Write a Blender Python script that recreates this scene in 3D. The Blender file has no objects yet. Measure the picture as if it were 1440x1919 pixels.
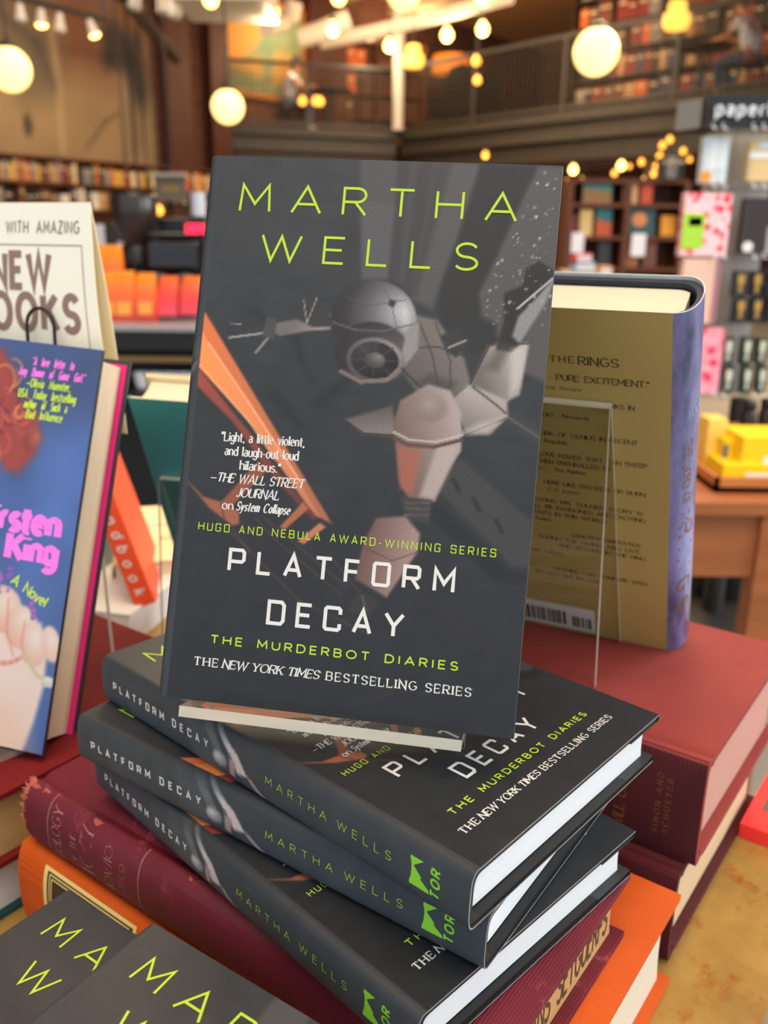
import bpy, bmesh, math, random
import numpy as np
from mathutils import Matrix, Vector, Euler
random.seed(7)
rng = np.random.default_rng(5)
SC = bpy.context.scene
COL = SC.collection
MM = 0.001
CZ = 1.13                      # lens height above the floor

# ------------------------------------------------------------------ camera, world, lights, exposure
cam_d = bpy.data.cameras.new('camera')
cam = bpy.data.objects.new('camera', cam_d)
COL.objects.link(cam)
PITCH, ROLL, FPX = 0.302, 0.012, 1650.0
cam_d.sensor_fit = 'VERTICAL'
cam_d.sensor_height = 36.0
cam_d.lens = FPX / 1919 * 36.0
cam_d.clip_start = 0.01
cam_d.clip_end = 100
cam_d.dof.use_dof = True
cam_d.dof.focus_distance = 0.325
cam_d.dof.aperture_fstop = 10.5
cam.matrix_world = Matrix.Translation((0, 0, CZ)) @ Matrix.Rotation(math.pi / 2 - PITCH, 4, 'X') @ Matrix.Rotation(ROLL, 4, 'Z')
SC.camera = cam

SC.view_settings.view_transform = 'Standard'
SC.view_settings.look = 'None'
SC.view_settings.gamma = 1
SC.view_settings.use_curve_mapping = False
SC.view_settings.exposure = 0.0

W_ = bpy.data.worlds.new('sky')
SC.world = W_
W_.use_nodes = True
bg = W_.node_tree.nodes['Background']
bg.inputs['Color'].default_value = (0.80, 0.90, 1.0, 1)
bg.inputs['Strength'].default_value = 1.35


def area(name, loc, target, size, power, color, sy=None):
    d = bpy.data.lights.new(name, 'AREA')
    d.energy = power
    d.color = color
    d.size = size
    if sy:
        d.shape = 'RECTANGLE'
        d.size_y = sy
    o = bpy.data.objects.new(name, d)
    COL.objects.link(o)
    o.location = loc
    o.rotation_euler = (Vector(target) - Vector(loc)).to_track_quat('-Z', 'Y').to_euler()
    return o


# assumed daylight from the right, no window built; added unseen warm fill lights overhead
area('assumed_daylight_fill', (2.9, 1.0, 1.9), (0.1, 0.35, 0.85), 2.4, 62, (0.92, 0.96, 1.0), 1.8)
area('assumed_daylight_fill', (5.2, 3.6, 2.3), (0.8, 3.2, 0.3), 2.2, 130, (0.95, 0.97, 1.0), 2.0)  # second added daylight source, brightening the floor and the clear tower
area('warm_overhead_fill', (0.1, -0.5, 4.9), (0.1, 0.2, 0), 3.0, 200, (1.0, .80, .58))
area('warm_overhead_fill', (-0.3, 6.6, 5.7), (-0.3, 6.2, 0), 5.0, 460, (1.0, 0.80, 0.58))
area('warm_overhead_fill', (-4.5, 10.5, 5.3), (-4.8, 13.5, 2.2), 2.5, 150, (1.0, 0.82, 0.62))
area('warm_overhead_fill', (1.0, 14.5, 5.4), (2.5, 17.5, 2.5), 3.0, 260, (1.0, 0.74, 0.46))
area('warm_overhead_fill', (2.2, 7.5, 3.0), (1.9, 7.5, 0.5), 1.6, 190, (1.0, 0.76, 0.48))


# ------------------------------------------------------------------ materials
def s2l(c):
    return tuple((x / 255 / 12.92) if x / 255 <= 0.04045 else ((x / 255 + 0.055) / 1.055) ** 2.4 for x in c)


MATS = {}


def mat(name, c=(128, 128, 128), rough=0.6, spec=0.5, metal=0.0, emit=0, emit_c=None, noise=0.0, nscale=30.0, c2=None, bump=0.0, bscale=200.0, trans=0.0, ior=1.45, stretch=None, coat=0.0):
    """Principled material; c2 + noise mix a second colour in by a noise texture, bump adds fine relief."""
    if name in MATS:
        return MATS[name]
    m = bpy.data.materials.new(name)
    m.use_nodes = True
    nt = m.node_tree
    p = nt.nodes['Principled BSDF']
    col = s2l(c) + (1,)
    p.inputs['Base Color'].default_value = col
    p.inputs['Roughness'].default_value = rough
    p.inputs['Specular IOR Level'].default_value = spec
    p.inputs['Metallic'].default_value = metal
    p.inputs['IOR'].default_value = ior
    p.inputs['Transmission Weight'].default_value = trans
    p.inputs['Coat Weight'].default_value = coat
    if emit:
        p.inputs['Emission Color'].default_value = s2l(emit_c or c) + (1,)
        p.inputs['Emission Strength'].default_value = emit
    tc = None
    if noise or bump:
        tc = nt.nodes.new('ShaderNodeTexCoord')
        mp = nt.nodes.new('ShaderNodeMapping')
        nt.links.new(tc.outputs['Object'], mp.inputs['Vector'])
        if stretch:
            mp.inputs['Scale'].default_value = stretch
    if noise:
        n = nt.nodes.new('ShaderNodeTexNoise')
        n.inputs['Scale'].default_value = nscale
        n.inputs['Detail'].default_value = 6
        n.inputs['Roughness'].default_value = 0.62
        nt.links.new(mp.outputs['Vector'], n.inputs['Vector'])
        r = nt.nodes.new('ShaderNodeMapRange')
        r.inputs['From Min'].default_value = 0.5 - 0.22 / max(noise, 0.05)
        r.inputs['From Max'].default_value = 0.5 + 0.22 / max(noise, 0.05)
        nt.links.new(n.outputs['Fac'], r.inputs['Value'])
        mx = nt.nodes.new('ShaderNodeMix')
        mx.data_type = 'RGBA'
        mx.inputs['A'].default_value = col
        mx.inputs['B'].default_value = s2l(c2 or tuple(x * 0.6 for x in c)) + (1,)
        nt.links.new(r.outputs['Result'], mx.inputs['Factor'])
        nt.links.new(mx.outputs['Result'], p.inputs['Base Color'])
    if bump:
        b = nt.nodes.new('ShaderNodeBump')
        b.inputs['Strength'].default_value = bump
        b.inputs['Distance'].default_value = 0.0006
        n2 = nt.nodes.new('ShaderNodeTexNoise')
        n2.inputs['Scale'].default_value = bscale
        n2.inputs['Detail'].default_value = 3
        nt.links.new(mp.outputs['Vector'], n2.inputs['Vector'])
        nt.links.new(n2.outputs['Fac'], b.inputs['Height'])
        nt.links.new(b.outputs['Normal'], p.inputs['Normal'])
    MATS[name] = m
    return m


def mat_print(name, rough=0.42, spec=0.45, speckle=0.10):
    """Printed paper: the ink colours are stored per vertex in the attribute 'ink'."""
    if name in MATS:
        return MATS[name]
    m = bpy.data.materials.new(name)
    m.use_nodes = True
    nt = m.node_tree
    p = nt.nodes['Principled BSDF']
    p.inputs['Roughness'].default_value = rough
    p.inputs['Specular IOR Level'].default_value = spec
    a = nt.nodes.new('ShaderNodeAttribute')
    a.attribute_name = 'ink'
    tc = nt.nodes.new('ShaderNodeTexCoord')
    n = nt.nodes.new('ShaderNodeTexNoise')
    n.inputs['Scale'].default_value = 1500
    n.inputs['Detail'].default_value = 2
    nt.links.new(tc.outputs['Object'], n.inputs['Vector'])
    r = nt.nodes.new('ShaderNodeMapRange')
    r.inputs['From Min'].default_value = 0.3
    r.inputs['From Max'].default_value = 0.7
    r.inputs['To Min'].default_value = 1 - speckle
    r.inputs['To Max'].default_value = 1 + speckle
    nt.links.new(n.outputs['Fac'], r.inputs['Value'])
    v = nt.nodes.new('ShaderNodeVectorMath')
    v.operation = 'SCALE'
    nt.links.new(a.outputs['Color'], v.inputs[0])
    nt.links.new(r.outputs['Result'], v.inputs['Scale'])
    nt.links.new(v.outputs['Vector'], p.inputs['Base Color'])
    b = nt.nodes.new('ShaderNodeBump')
    b.inputs['Strength'].default_value = 0.12
    b.inputs['Distance'].default_value = 0.0002
    nt.links.new(n.outputs['Fac'], b.inputs['Height'])
    nt.links.new(b.outputs['Normal'], p.inputs['Normal'])
    MATS[name] = m
    return m


def mat_cloth(name, c, c2, wear, weave=1500.0, rough=0.75, wscale=28, wear_lo=0.60):
    """Book cloth: woven relief, two-tone mottling, rubbed patches."""
    if name in MATS:
        return MATS[name]
    m = mat(name, c, rough, 0.3, noise=0.7, nscale=wscale, c2=c2)
    nt = m.node_tree
    p = nt.nodes['Principled BSDF']
    tc = nt.nodes.new('ShaderNodeTexCoord')
    base = p.inputs['Base Color'].links[0].from_socket
    n = nt.nodes.new('ShaderNodeTexNoise')
    n.inputs['Scale'].default_value = 42
    n.inputs['Detail'].default_value = 9
    n.inputs['Roughness'].default_value = 0.72
    nt.links.new(tc.outputs['Object'], n.inputs['Vector'])
    r = nt.nodes.new('ShaderNodeMapRange')
    r.inputs['From Min'].default_value = wear_lo
    r.inputs['From Max'].default_value = wear_lo + 0.12
    r.inputs['To Max'].default_value = 0.75
    nt.links.new(n.outputs['Fac'], r.inputs['Value'])
    mx = nt.nodes.new('ShaderNodeMix')
    mx.data_type = 'RGBA'
    mx.inputs['B'].default_value = s2l(wear) + (1,)
    nt.links.new(base, mx.inputs['A'])
    nt.links.new(r.outputs['Result'], mx.inputs['Factor'])
    nt.links.new(mx.outputs['Result'], p.inputs['Base Color'])
    hs = []
    for ax in ('X', 'Y'):
        w = nt.nodes.new('ShaderNodeTexWave')
        w.bands_direction = ax
        w.inputs['Scale'].default_value = weave / 6.0
        w.inputs['Distortion'].default_value = 0.6
        nt.links.new(tc.outputs['Object'], w.inputs['Vector'])
        hs.append(w)
    mu = nt.nodes.new('ShaderNodeMath')
    mu.operation = 'MULTIPLY'
    nt.links.new(hs[0].outputs['Fac'], mu.inputs[0])
    nt.links.new(hs[1].outputs['Fac'], mu.inputs[1])
    b = nt.nodes.new('ShaderNodeBump')
    b.inputs['Strength'].default_value = 0.5
    b.inputs['Distance'].default_value = 0.0004
    nt.links.new(mu.outputs[0], b.inputs['Height'])
    nt.links.new(b.outputs['Normal'], p.inputs['Normal'])
    return m


def mat_pages(name, c, c2, rough=0.8):
    """Edges of stacked leaves: fine layers along z."""
    return mat(name, c, rough, 0.2, noise=0.8, nscale=60, c2=c2, stretch=(1, 1, 40))


def mat_wood(name, c, c2, rough=0.5, stretch=(1, 12, 12), scale=3):
    return mat(name, c, rough, 0.4, noise=0.8, nscale=scale, c2=c2, stretch=stretch)


def mat_brick(name, c1, c2, mortar, scale=4.0):
    if name in MATS:
        return MATS[name]
    m = bpy.data.materials.new(name)
    m.use_nodes = True
    nt = m.node_tree
    p = nt.nodes['Principled BSDF']
    p.inputs['Roughness'].default_value = 0.9
    tc = nt.nodes.new('ShaderNodeTexCoord')
    b = nt.nodes.new('ShaderNodeTexBrick')
    b.inputs['Color1'].default_value = s2l(c1) + (1,)
    b.inputs['Color2'].default_value = s2l(c2) + (1,)
    b.inputs['Mortar'].default_value = s2l(mortar) + (1,)
    b.inputs['Scale'].default_value = scale
    mp = nt.nodes.new('ShaderNodeMapping')
    mp.inputs['Rotation'].default_value = (math.pi / 2, 0, 0)
    nt.links.new(tc.outputs['Object'], mp.inputs['Vector'])
    nt.links.new(mp.outputs['Vector'], b.inputs['Vector'])
    nt.links.new(b.outputs['Color'], p.inputs['Base Color'])
    MATS[name] = m
    return m


def mat_acrylic(name='clear_acrylic', tint=(0.97, 0.98, 0.97)):
    if name in MATS:
        return MATS[name]
    m = bpy.data.materials.new(name)
    m.use_nodes = True
    nt = m.node_tree
    p = nt.nodes['Principled BSDF']
    out = nt.nodes['Material Output']
    nt.nodes.remove(p)
    t = nt.nodes.new('ShaderNodeBsdfTransparent')
    t.inputs['Color'].default_value = tint + (1,)
    g = nt.nodes.new('ShaderNodeBsdfGlossy')
    g.inputs['Roughness'].default_value = 0.04
    f = nt.nodes.new('ShaderNodeFresnel')
    f.inputs['IOR'].default_value = 1.38
    mx = nt.nodes.new('ShaderNodeMixShader')
    ge = nt.nodes.new('ShaderNodeNewGeometry')
    inv = nt.nodes.new('ShaderNodeMath')
    inv.operation = 'SUBTRACT'
    inv.inputs[0].default_value = 1.0
    nt.links.new(ge.outputs['Backfacing'], inv.inputs[1])
    mu = nt.nodes.new('ShaderNodeMath')
    mu.operation = 'MULTIPLY'
    nt.links.new(f.outputs[0], mu.inputs[0])
    nt.links.new(inv.outputs[0], mu.inputs[1])
    nt.links.new(mu.outputs[0], mx.inputs['Fac'])
    nt.links.new(t.outputs[0], mx.inputs[1])
    nt.links.new(g.outputs[0], mx.inputs[2])
    nt.links.new(mx.outputs[0], out.inputs['Surface'])
    MATS[name] = m
    return m


# ------------------------------------------------------------------ mesh builder and object tree
class MB:
    def __init__(s):
        s.v, s.f, s.m, s.sm = [], [], [], []
        s.ink = {}
        s.ctr = None

    def add(s, verts, faces, mi=0, smooth=False, M=None):
        o = len(s.v)
        if M is not None:
            verts = [tuple(M @ Vector(p)) for p in verts]
        s.v.extend(tuple(p) for p in verts)
        for f in faces:
            s.f.append(tuple(i + o for i in f))
            s.m.append(mi)
            s.sm.append(smooth)
        return o

    def box(s, c, d, mi=0, M=None):
        x, y, z = (k / 2 for k in d)
        v = [(c[0] + a * x, c[1] + b * y, c[2] + e * z) for a in (-1, 1) for b in (-1, 1) for e in (-1, 1)]
        s.add(v, [(0, 1, 3, 2), (4, 6, 7, 5), (0, 4, 5, 1), (2, 3, 7, 6), (0, 2, 6, 4), (1, 5, 7, 3)], mi, M=M)

    def prism(s, poly, z0, z1, mi=0, M=None, smooth=False):
        """Polygon in xy extruded along z."""
        n = len(poly)
        v = [(x, y, z0) for x, y in poly] + [(x, y, z1) for x, y in poly]
        f = [tuple(range(n - 1, -1, -1)), tuple(range(n, 2 * n))]
        s.add(v, f, mi, M=M)
        s.add(v, [(i, (i + 1) % n, n + (i + 1) % n, n + i) for i in range(n)], mi, smooth, M=M)

    def lathe(s, prof, n=24, mi=0, M=None):
        v, f = [], []
        for r, z in prof:
            for k in range(n):
                a = 2 * math.pi * k / n
                v.append((r * math.cos(a), r * math.sin(a), z))
        for j in range(len(prof) - 1):
            for k in range(n):
                f.append((j * n + k, j * n + (k + 1) % n, (j + 1) * n + (k + 1) % n, (j + 1) * n + k))
        if prof[0][0] > 1e-6:
            f.append(tuple(range(n - 1, -1, -1)))
        if prof[-1][0] > 1e-6:
            f.append(tuple((len(prof) - 1) * n + k for k in range(n)))
        s.add(v, f, mi, True, M=M)

    def sphere(s, c, r, n=20, mi=0, sc=(1, 1, 1), M=None):
        k = n // 2
        prof = [(r * math.sin(math.pi * i / k), -r * math.cos(math.pi * i / k)) for i in range(k + 1)]
        T = Matrix.Translation(c) @ Matrix.Diagonal((*sc, 1))
        s.lathe(prof, n, mi, T if M is None else M @ T)

    def tube(s, pts, r, n=8, mi=0, M=None, closed=False):
        pts = [Vector(p) for p in pts]
        v, f = [], []
        L = len(pts)
        up = Vector((0.13, 0.21, 0.97)).normalized()
        for i, p in enumerate(pts):
            if closed:
                t = pts[(i + 1) % L] - pts[i - 1]
            else:
                t = pts[min(i + 1, L - 1)] - pts[max(i - 1, 0)]
            t.normalize()
            a = t.cross(up)
            if a.length < 1e-3:
                a = t.cross(Vector((1, 0, 0)))
            a.normalize()
            b = t.cross(a)
            rr = r[i] if isinstance(r, (list, tuple)) else r
            for k in range(n):
                q = 2 * math.pi * k / n
                v.append(tuple(p + a * math.cos(q) * rr + b * math.sin(q) * rr))
        for i in range(L if closed else L - 1):
            j = (i + 1) % L
            for k in range(n):
                f.append((i * n + k, i * n + (k + 1) % n, j * n + (k + 1) % n, j * n + k))
        if not closed:
            f += [tuple(range(n - 1, -1, -1)), tuple((L - 1) * n + k for k in range(n))]
        s.add(v, f, mi, True, M=M)

    def build(s, name, mats, parent=None, M=None, ang=0.6, scale=1.0):
        me = bpy.data.meshes.new(name)
        v = s.v if scale == 1.0 else [(x * scale, y * scale, z * scale) for x, y, z in s.v]
        me.from_pydata(v, [], s.f)
        for m in (mats if isinstance(mats, (list, tuple)) else [mats]):
            me.materials.append(m)
        me.polygons.foreach_set('material_index', s.m)
        me.polygons.foreach_set('use_smooth', s.sm)
        if any(s.sm):
            me.set_sharp_from_angle(angle=ang)
        if s.ink:
            a = me.attributes.new('ink', 'FLOAT_COLOR', 'POINT')
            d = np.ones((len(v), 4), np.float32) * 0.5
            for k, c in s.ink.items():
                d[k:k + len(c), :3] = c
            a.data.foreach_set('color', d.ravel())
        me.update()
        o = bpy.data.objects.new(name, me)
        COL.objects.link(o)
        if parent is not None:
            o.parent = parent
        if M is not None:
            o.matrix_local = M
        return o


def tag(o, label=None, cat=None, group=None, kind=None):
    for k, v in (('label', label), ('category', cat), ('group', group), ('kind', kind)):
        if v:
            o[k] = v
    return o


def thing(name, label, cat, M=None, group=None):
    o = bpy.data.objects.new(name, None)
    o.empty_display_size = 0.05
    COL.objects.link(o)
    if M is not None:
        o.matrix_world = M
    return tag(o, label, cat, group)


def copy_tree(o, M, label, group=None):
    """A thing with copies of its parts and sub-parts, at another place."""
    r = o.copy()
    COL.objects.link(r)
    r.matrix_world = M
    r['label'] = label
    if group:
        r['group'] = group
    elif 'group' in r:
        del r['group']

    def rec(src, dst):
        for ch in src.children:
            c = ch.copy()
            COL.objects.link(c)
            c.parent = dst
            rec(ch, c)
    rec(o, r)
    return r


def pose(pos_mm, yaw, tx=0.0, ty=0.0):
    """Placement of a book fitted in millimetres from the lens: yaw, then tilt about its own x and y."""
    R = Matrix.Rotation(math.radians(yaw), 4, 'Z') @ Matrix.Rotation(math.radians(tx), 4, 'X') @ Matrix.Rotation(math.radians(ty), 4, 'Y')
    return Matrix.Translation((pos_mm[0] * MM, pos_mm[1] * MM, CZ + pos_mm[2] * MM)) @ R


FWD = Vector((0, math.cos(PITCH), -math.sin(PITCH)))
UPV = Vector((0, math.sin(PITCH), math.cos(PITCH)))
RTV = Vector((1, 0, 0))


def at(px, py, y):
    """The place in the shop at distance y into the room that the photograph shows at (px, py)."""
    u, v = px - 720, py - 959.5
    c, s = math.cos(ROLL), math.sin(ROLL)
    d = (RTV * (c * u + s * v) - UPV * (-s * u + c * v)) / FPX + FWD
    return d * (y / d.y) + Vector((0, 0, CZ))


# ------------------------------------------------------------------ lettering: stroke alphabet, drawn as flat ribbons
def _arc(cx, cy, rx, ry, a0, a1, n=9):
    return [(cx + rx * math.cos(math.radians(a0 + (a1 - a0) * i / n)), cy + ry * math.sin(math.radians(a0 + (a1 - a0) * i / n))) for i in range(n + 1)]


A_ = _arc
GL = {
    'A': (.9, [[(0, 0), (.45, 1), (.9, 0)], [(.17, .33), (.73, .33)]]),
    'B': (.7, [[(0, 0), (0, 1), (.42, 1)] + A_(.42, .76, .24, .24, 90, -90) + [(0, .52)], [(.42, .52)] + A_(.44, .26, .26, .26, 90, -90) + [(0, 0)]]),
    'C': (.84, [A_(.46, .5, .46, .5, 48, 312, 16)]),
    'D': (.8, [[(0, 0), (0, 1), (.36, 1)] + A_(.36, .5, .44, .5, 90, -90, 12) + [(0, 0)]]),
    'E': (.62, [[(.62, 1), (0, 1), (0, 0), (.62, 0)], [(0, .52), (.55, .52)]]),
    'F': (.6, [[(.6, 1), (0, 1), (0, 0)], [(0, .5), (.53, .5)]]),
    'G': (.88, [A_(.46, .5, .46, .5, 48, 330, 16) + [(.86, .46), (.5, .46)]]),
    'H': (.78, [[(0, 0), (0, 1)], [(.78, 0), (.78, 1)], [(0, .52), (.78, .52)]]),
    'I': (.05, [[(.02, 0), (.02, 1)]]),
    'J': (.46, [[(.44, 1), (.44, .26)] + A_(.22, .24, .22, .24, 0, -160, 8)]),
    'K': (.72, [[(0, 0), (0, 1)], [(.68, 1), (.02, .4)], [(.24, .6), (.72, 0)]]),
    'L': (.6, [[(0, 1), (0, 0), (.6, 0)]]),
    'M': (.95, [[(0, 0), (.06, 1), (.47, .28), (.89, 1), (.95, 0)]]),
    'N': (.78, [[(0, 0), (0, 1), (.78, 0), (.78, 1)]]),
    'O': (.96, [A_(.48, .5, .48, .5, 90, 450, 24)]),
    'P': (.66, [[(0, 0), (0, 1), (.4, 1)] + A_(.4, .73, .26, .27, 90, -90) + [(0, .46)]]),
    'Q': (.96, [A_(.48, .5, .48, .5, 90, 450, 24), [(.56, .22), (.92, -.08)]]),
    'R': (.7, [[(0, 0), (0, 1), (.42, 1)] + A_(.42, .74, .26, .26, 90, -90) + [(0, .48)], [(.36, .48), (.7, 0)]]),
    'S': (.66, [A_(.33, .74, .31, .26, 25, 270, 12)[:-1] + A_(.33, .24, .33, .24, 90, -155, 12)]),
    'T': (.74, [[(0, 1), (.74, 1)], [(.37, 1), (.37, 0)]]),
    'U': (.76, [[(0, 1), (0, .36)] + A_(.38, .36, .38, .36, 180, 360, 12) + [(.76, 1)]]),
    'V': (.84, [[(0, 1), (.42, 0), (.84, 1)]]),
    'W': (1.26, [[(0, 1), (.32, 0), (.63, .96), (.94, 0), (1.26, 1)]]),
    'X': (.76, [[(0, 0), (.76, 1)], [(0, 1), (.76, 0)]]),
    'Y': (.8, [[(0, 1), (.4, .46), (.8, 1)], [(.4, .46), (.4, 0)]]),
    'Z': (.7, [[(0, 1), (.7, 1), (0, 0), (.7, 0)]]),
    'a': (.5, [A_(.24, .5, .22, .17, 150, 0, 6) + [(.46, 0)], A_(.23, .2, .22, .2, 40, 320, 10)]),
    'b': (.54, [[(0, 1.02), (0, 0)], A_(.26, .33, .27, .33, 150, -150, 12)]),
    'c': (.48, [A_(.27, .33, .26, .33, 45, 315, 12)]),
    'd': (.54, [[(.54, 1.02), (.54, 0)], A_(.27, .33, .27, .33, 30, 330, 12)]),
    'e': (.54, [[(.03, .36), (.52, .36)] + A_(.27, .34, .26, .33, 5, 310, 12)]),
    'f': (.36, [A_(.3, .82, .16, .2, 60, 180, 6) + [(.14, 0)], [(0, .64), (.34, .64)]]),
    'g': (.54, [A_(.26, .35, .26, .31, 30, 330, 12), [(.53, .66), (.53, -.06)] + A_(.27, -.08, .26, .22, 0, -150, 8)]),
    'h': (.52, [[(0, 1.02), (0, 0)], [(0, .4)] + A_(.26, .42, .25, .24, 170, 0, 8) + [(.51, 0)]]),
    'i': (.06, [[(.03, .66), (.03, 0)], [(.03, .86), (.03, .94)]]),
    'k': (.5, [[(0, 1.02), (0, 0)], [(.46, .66), (.02, .26)], [(.16, .4), (.5, 0)]]),
    'l': (.06, [[(.03, 1.02), (.03, 0)]]),
    'm': (.84, [[(0, .66), (0, 0)], [(0, .4)] + A_(.21, .44, .2, .22, 170, 0, 8) + [(.41, 0)], [(.41, .4)] + A_(.63, .44, .2, .22, 170, 0, 8) + [(.83, 0)]]),
    'n': (.52, [[(0, .66), (0, 0)], [(0, .4)] + A_(.26, .42, .25, .24, 170, 0, 8) + [(.51, 0)]]),
    'o': (.56, [A_(.28, .33, .28, .33, 90, 450, 16)]),
    'p': (.54, [[(0, .66), (0, -.32)], A_(.26, .33, .27, .33, 150, -150, 12)]),
    'r': (.34, [[(0, .66), (0, 0)], A_(.24, .38, .23, .28, 170, 70, 6)]),
    's': (.42, [A_(.21, .49, .19, .17, 30, 270, 8)[:-1] + A_(.21, .16, .21, .16, 90, -150, 8)]),
    't': (.36, [[(.15, .92), (.15, .14)] + A_(.29, .14, .14, .14, 180, 300, 5), [(-.1, .64), (.42, .64)]]),
    'u': (.52, [[(0, .66), (0, .24)] + A_(.26, .24, .26, .24, 180, 340, 8), [(.52, .66), (.52, 0)]]),
    'v': (.52, [[(0, .66), (.26, 0), (.52, .66)]]),
    'w': (.8, [[(0, .66), (.2, 0), (.4, .62), (.6, 0), (.8, .66)]]),
    'y': (.52, [[(0, .66), (.26, .02)], [(.52, .66), (.2, -.2), (.05, -.3)]]),
    'z': (.44, [[(0, .66), (.44, .66), (0, 0), (.44, 0)]]),
    '.': (.08, [[(.04, 0), (.04, .09)]]),
    ',': (.1, [[(.06, .08), (.02, -.14)]]),
    '-': (.34, [[(0, .36), (.34, .36)]]),
    '_': (.9, [[(0, .36), (.9, .36)]]),
    '"': (.24, [[(.04, 1.0), (.02, .76)], [(.2, 1.0), (.18, .76)]]),
    "'": (.08, [[(.04, 1.0), (.02, .76)]]),
    '!': (.08, [[(.04, 1), (.04, .3)], [(.04, 0), (.04, .09)]]),
}
SQ = dict(GL)      # squared alphabet of the book's title
SQ.update({
    'O': (.72, [[(.06, 0), (.66, 0), (.72, .08), (.72, .92), (.66, 1), (.06, 1), (0, .92), (0, .08), (.06, 0)]]),
    'D': (.72, [[(0, 0), (0, 1), (.6, 1), (.72, .86), (.72, .14), (.6, 0), (0, 0)]]),
    'C': (.7, [[(.7, .72), (.7, .92), (.62, 1), (.08, 1), (0, .92), (0, .08), (.08, 0), (.62, 0), (.7, .08), (.7, .28)]]),
    'G': (.72, [[(.7, .76), (.7, .94), (.62, 1), (.08, 1), (0, .92), (0, .08), (.08, 0), (.62, 0), (.7, .08), (.7, .48), (.4, .48)]]),
    'P': (.7, [[(0, 0), (0, 1), (.6, 1), (.7, .9), (.7, .54), (.6, .44), (0, .44)]]),
    'R': (.72, [[(0, 0), (0, 1), (.6, 1), (.7, .9), (.7, .56), (.6, .46), (0, .46)], [(.36, .46), (.72, 0)]]),
    'B': (.72, [[(0, 0), (0, 1), (.58, 1), (.66, .92), (.66, .6), (.58, .52), (0, .52)], [(.58, .52), (.7, .42), (.7, .08), (.62, 0), (0, 0)]]),
    'U': (.72, [[(0, 1), (0, .1), (.08, 0), (.64, 0), (.72, .1), (.72, 1)]]),
    'S': (.7, [[(.68, .76), (.68, .94), (.6, 1), (.08, 1), (0, .92), (0, .6), (.08, .52), (.62, .52), (.7, .44), (.7, .08), (.62, 0), (.08, 0), (0, .08), (0, .26)]]),
    'A': (.76, [[(0, 0), (.38, 1), (.76, 0)], [(.13, .3), (.63, .3)]]),
    'M': (.86, [[(0, 0), (0, 1), (.43, .35), (.86, 1), (.86, 0)]]),
})


def ribbon(pts, hw, serif=0.0, contrast=0.0):
    """Quads along a polyline; contrast thins the level strokes as a broad pen does."""
    pts = [p for i, p in enumerate(pts) if i == 0 or math.hypot(p[0] - pts[i - 1][0], p[1] - pts[i - 1][1]) > 1e-5]
    n = len(pts)
    if n < 2:
        return []
    closed = math.hypot(pts[0][0] - pts[-1][0], pts[0][1] - pts[-1][1]) < 1e-5 and n > 3
    dirs = []
    for i in range(n - 1):
        dx, dy = pts[i + 1][0] - pts[i][0], pts[i + 1][1] - pts[i][1]
        L = math.hypot(dx, dy)
        dirs.append((dx / L, dy / L))

    def wd(d):
        if not contrast:
            return hw
        k = abs(d[1]) ** 1.2
        if d[0] * d[1] > 0.15:
            k *= 0.35
        return hw * (1 - contrast + contrast * k)
    left, right = [], []
    for i in range(n):
        if closed:
            a, b = dirs[i - 1 if i else n - 2], dirs[i if i < n - 1 else 0]
        else:
            a, b = dirs[max(i - 1, 0)], dirs[min(i, n - 2)]
        na, nb = (-a[1], a[0]), (-b[1], b[0])
        mx, my = na[0] + nb[0], na[1] + nb[1]
        L = math.hypot(mx, my) or 1
        mx, my = mx / L, my / L
        cs = max(mx * na[0] + my * na[1], 0.38)
        h = (wd(a) + wd(b)) / 2 / cs
        left.append((pts[i][0] + mx * h, pts[i][1] + my * h))
        right.append((pts[i][0] - mx * h, pts[i][1] - my * h))
    q = [[left[i], right[i], right[i + 1], left[i + 1]] for i in range(n - 1)]
    if serif and not closed:
        for e, d in ((pts[0], dirs[0]), (pts[-1], dirs[-1])):
            if abs(d[1]) > 0.8 * abs(d[0]) and (e[1] < .03 or e[1] > .6):
                s, t = serif, hw * 0.38
                y = e[1] + (t if e[1] < .03 else -t)
                q.append([(e[0] - s, y - t), (e[0] + s, y - t), (e[0] + s, y + t), (e[0] - s, y + t)])
            elif abs(d[0]) > 0.9 and abs(e[1] - .5) > .4:
                s, t = hw * 0.4, 0.22
                y0 = e[1] - t if e[1] > .5 else e[1]
                q.append([(e[0] - s, y0), (e[0] + s, y0), (e[0] + s, y0 + t), (e[0] - s, y0 + t)])
    return q


def text(s, x0, y0, h, w=None, sx=1.0, hw=0.05, gap=0.28, font=GL, serif=0.0, contrast=0.0, slant=0.0, align='l', space=0.5):
    """Quads of a line of writing: cap height h, baseline start (x0, y0); w fits the line to a width by its letter gaps."""
    adv, tot, gaps = [], 0.0, 0
    for i, ch in enumerate(s):
        a = space if ch == ' ' else font[ch][0] * sx
        adv.append(a)
        tot += a
    g = gap
    if w is not None and len(s) > 1:
        g = (w / h - tot) / (len(s) - 1)
        if g < 0.16:                      # too tight: condense the letters instead
            let = tot - space * s.count(' ')
            k = max(0.3, (w / h - 0.16 * (len(s) - 1) - space * s.count(' ')) / let)
            sx *= k
            adv = [space if ch == ' ' else a * k for ch, a in zip(s, adv)]
            tot = sum(adv)
            g = (w / h - tot) / (len(s) - 1)
    width = (tot + g * (len(s) - 1)) * h
    x = x0 - (width / 2 if align == 'c' else width if align == 'r' else 0)
    out = []
    for ch, a in zip(s, adv):
        if ch != ' ':
            for st in font[ch][1]:
                for q in ribbon([(px * sx, py) for px, py in st], hw, serif, contrast):
                    out.append([(x + (px + slant * py) * h, y0 + py * h) for px, py in q])
        x += (a + g) * h
    return out


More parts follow.
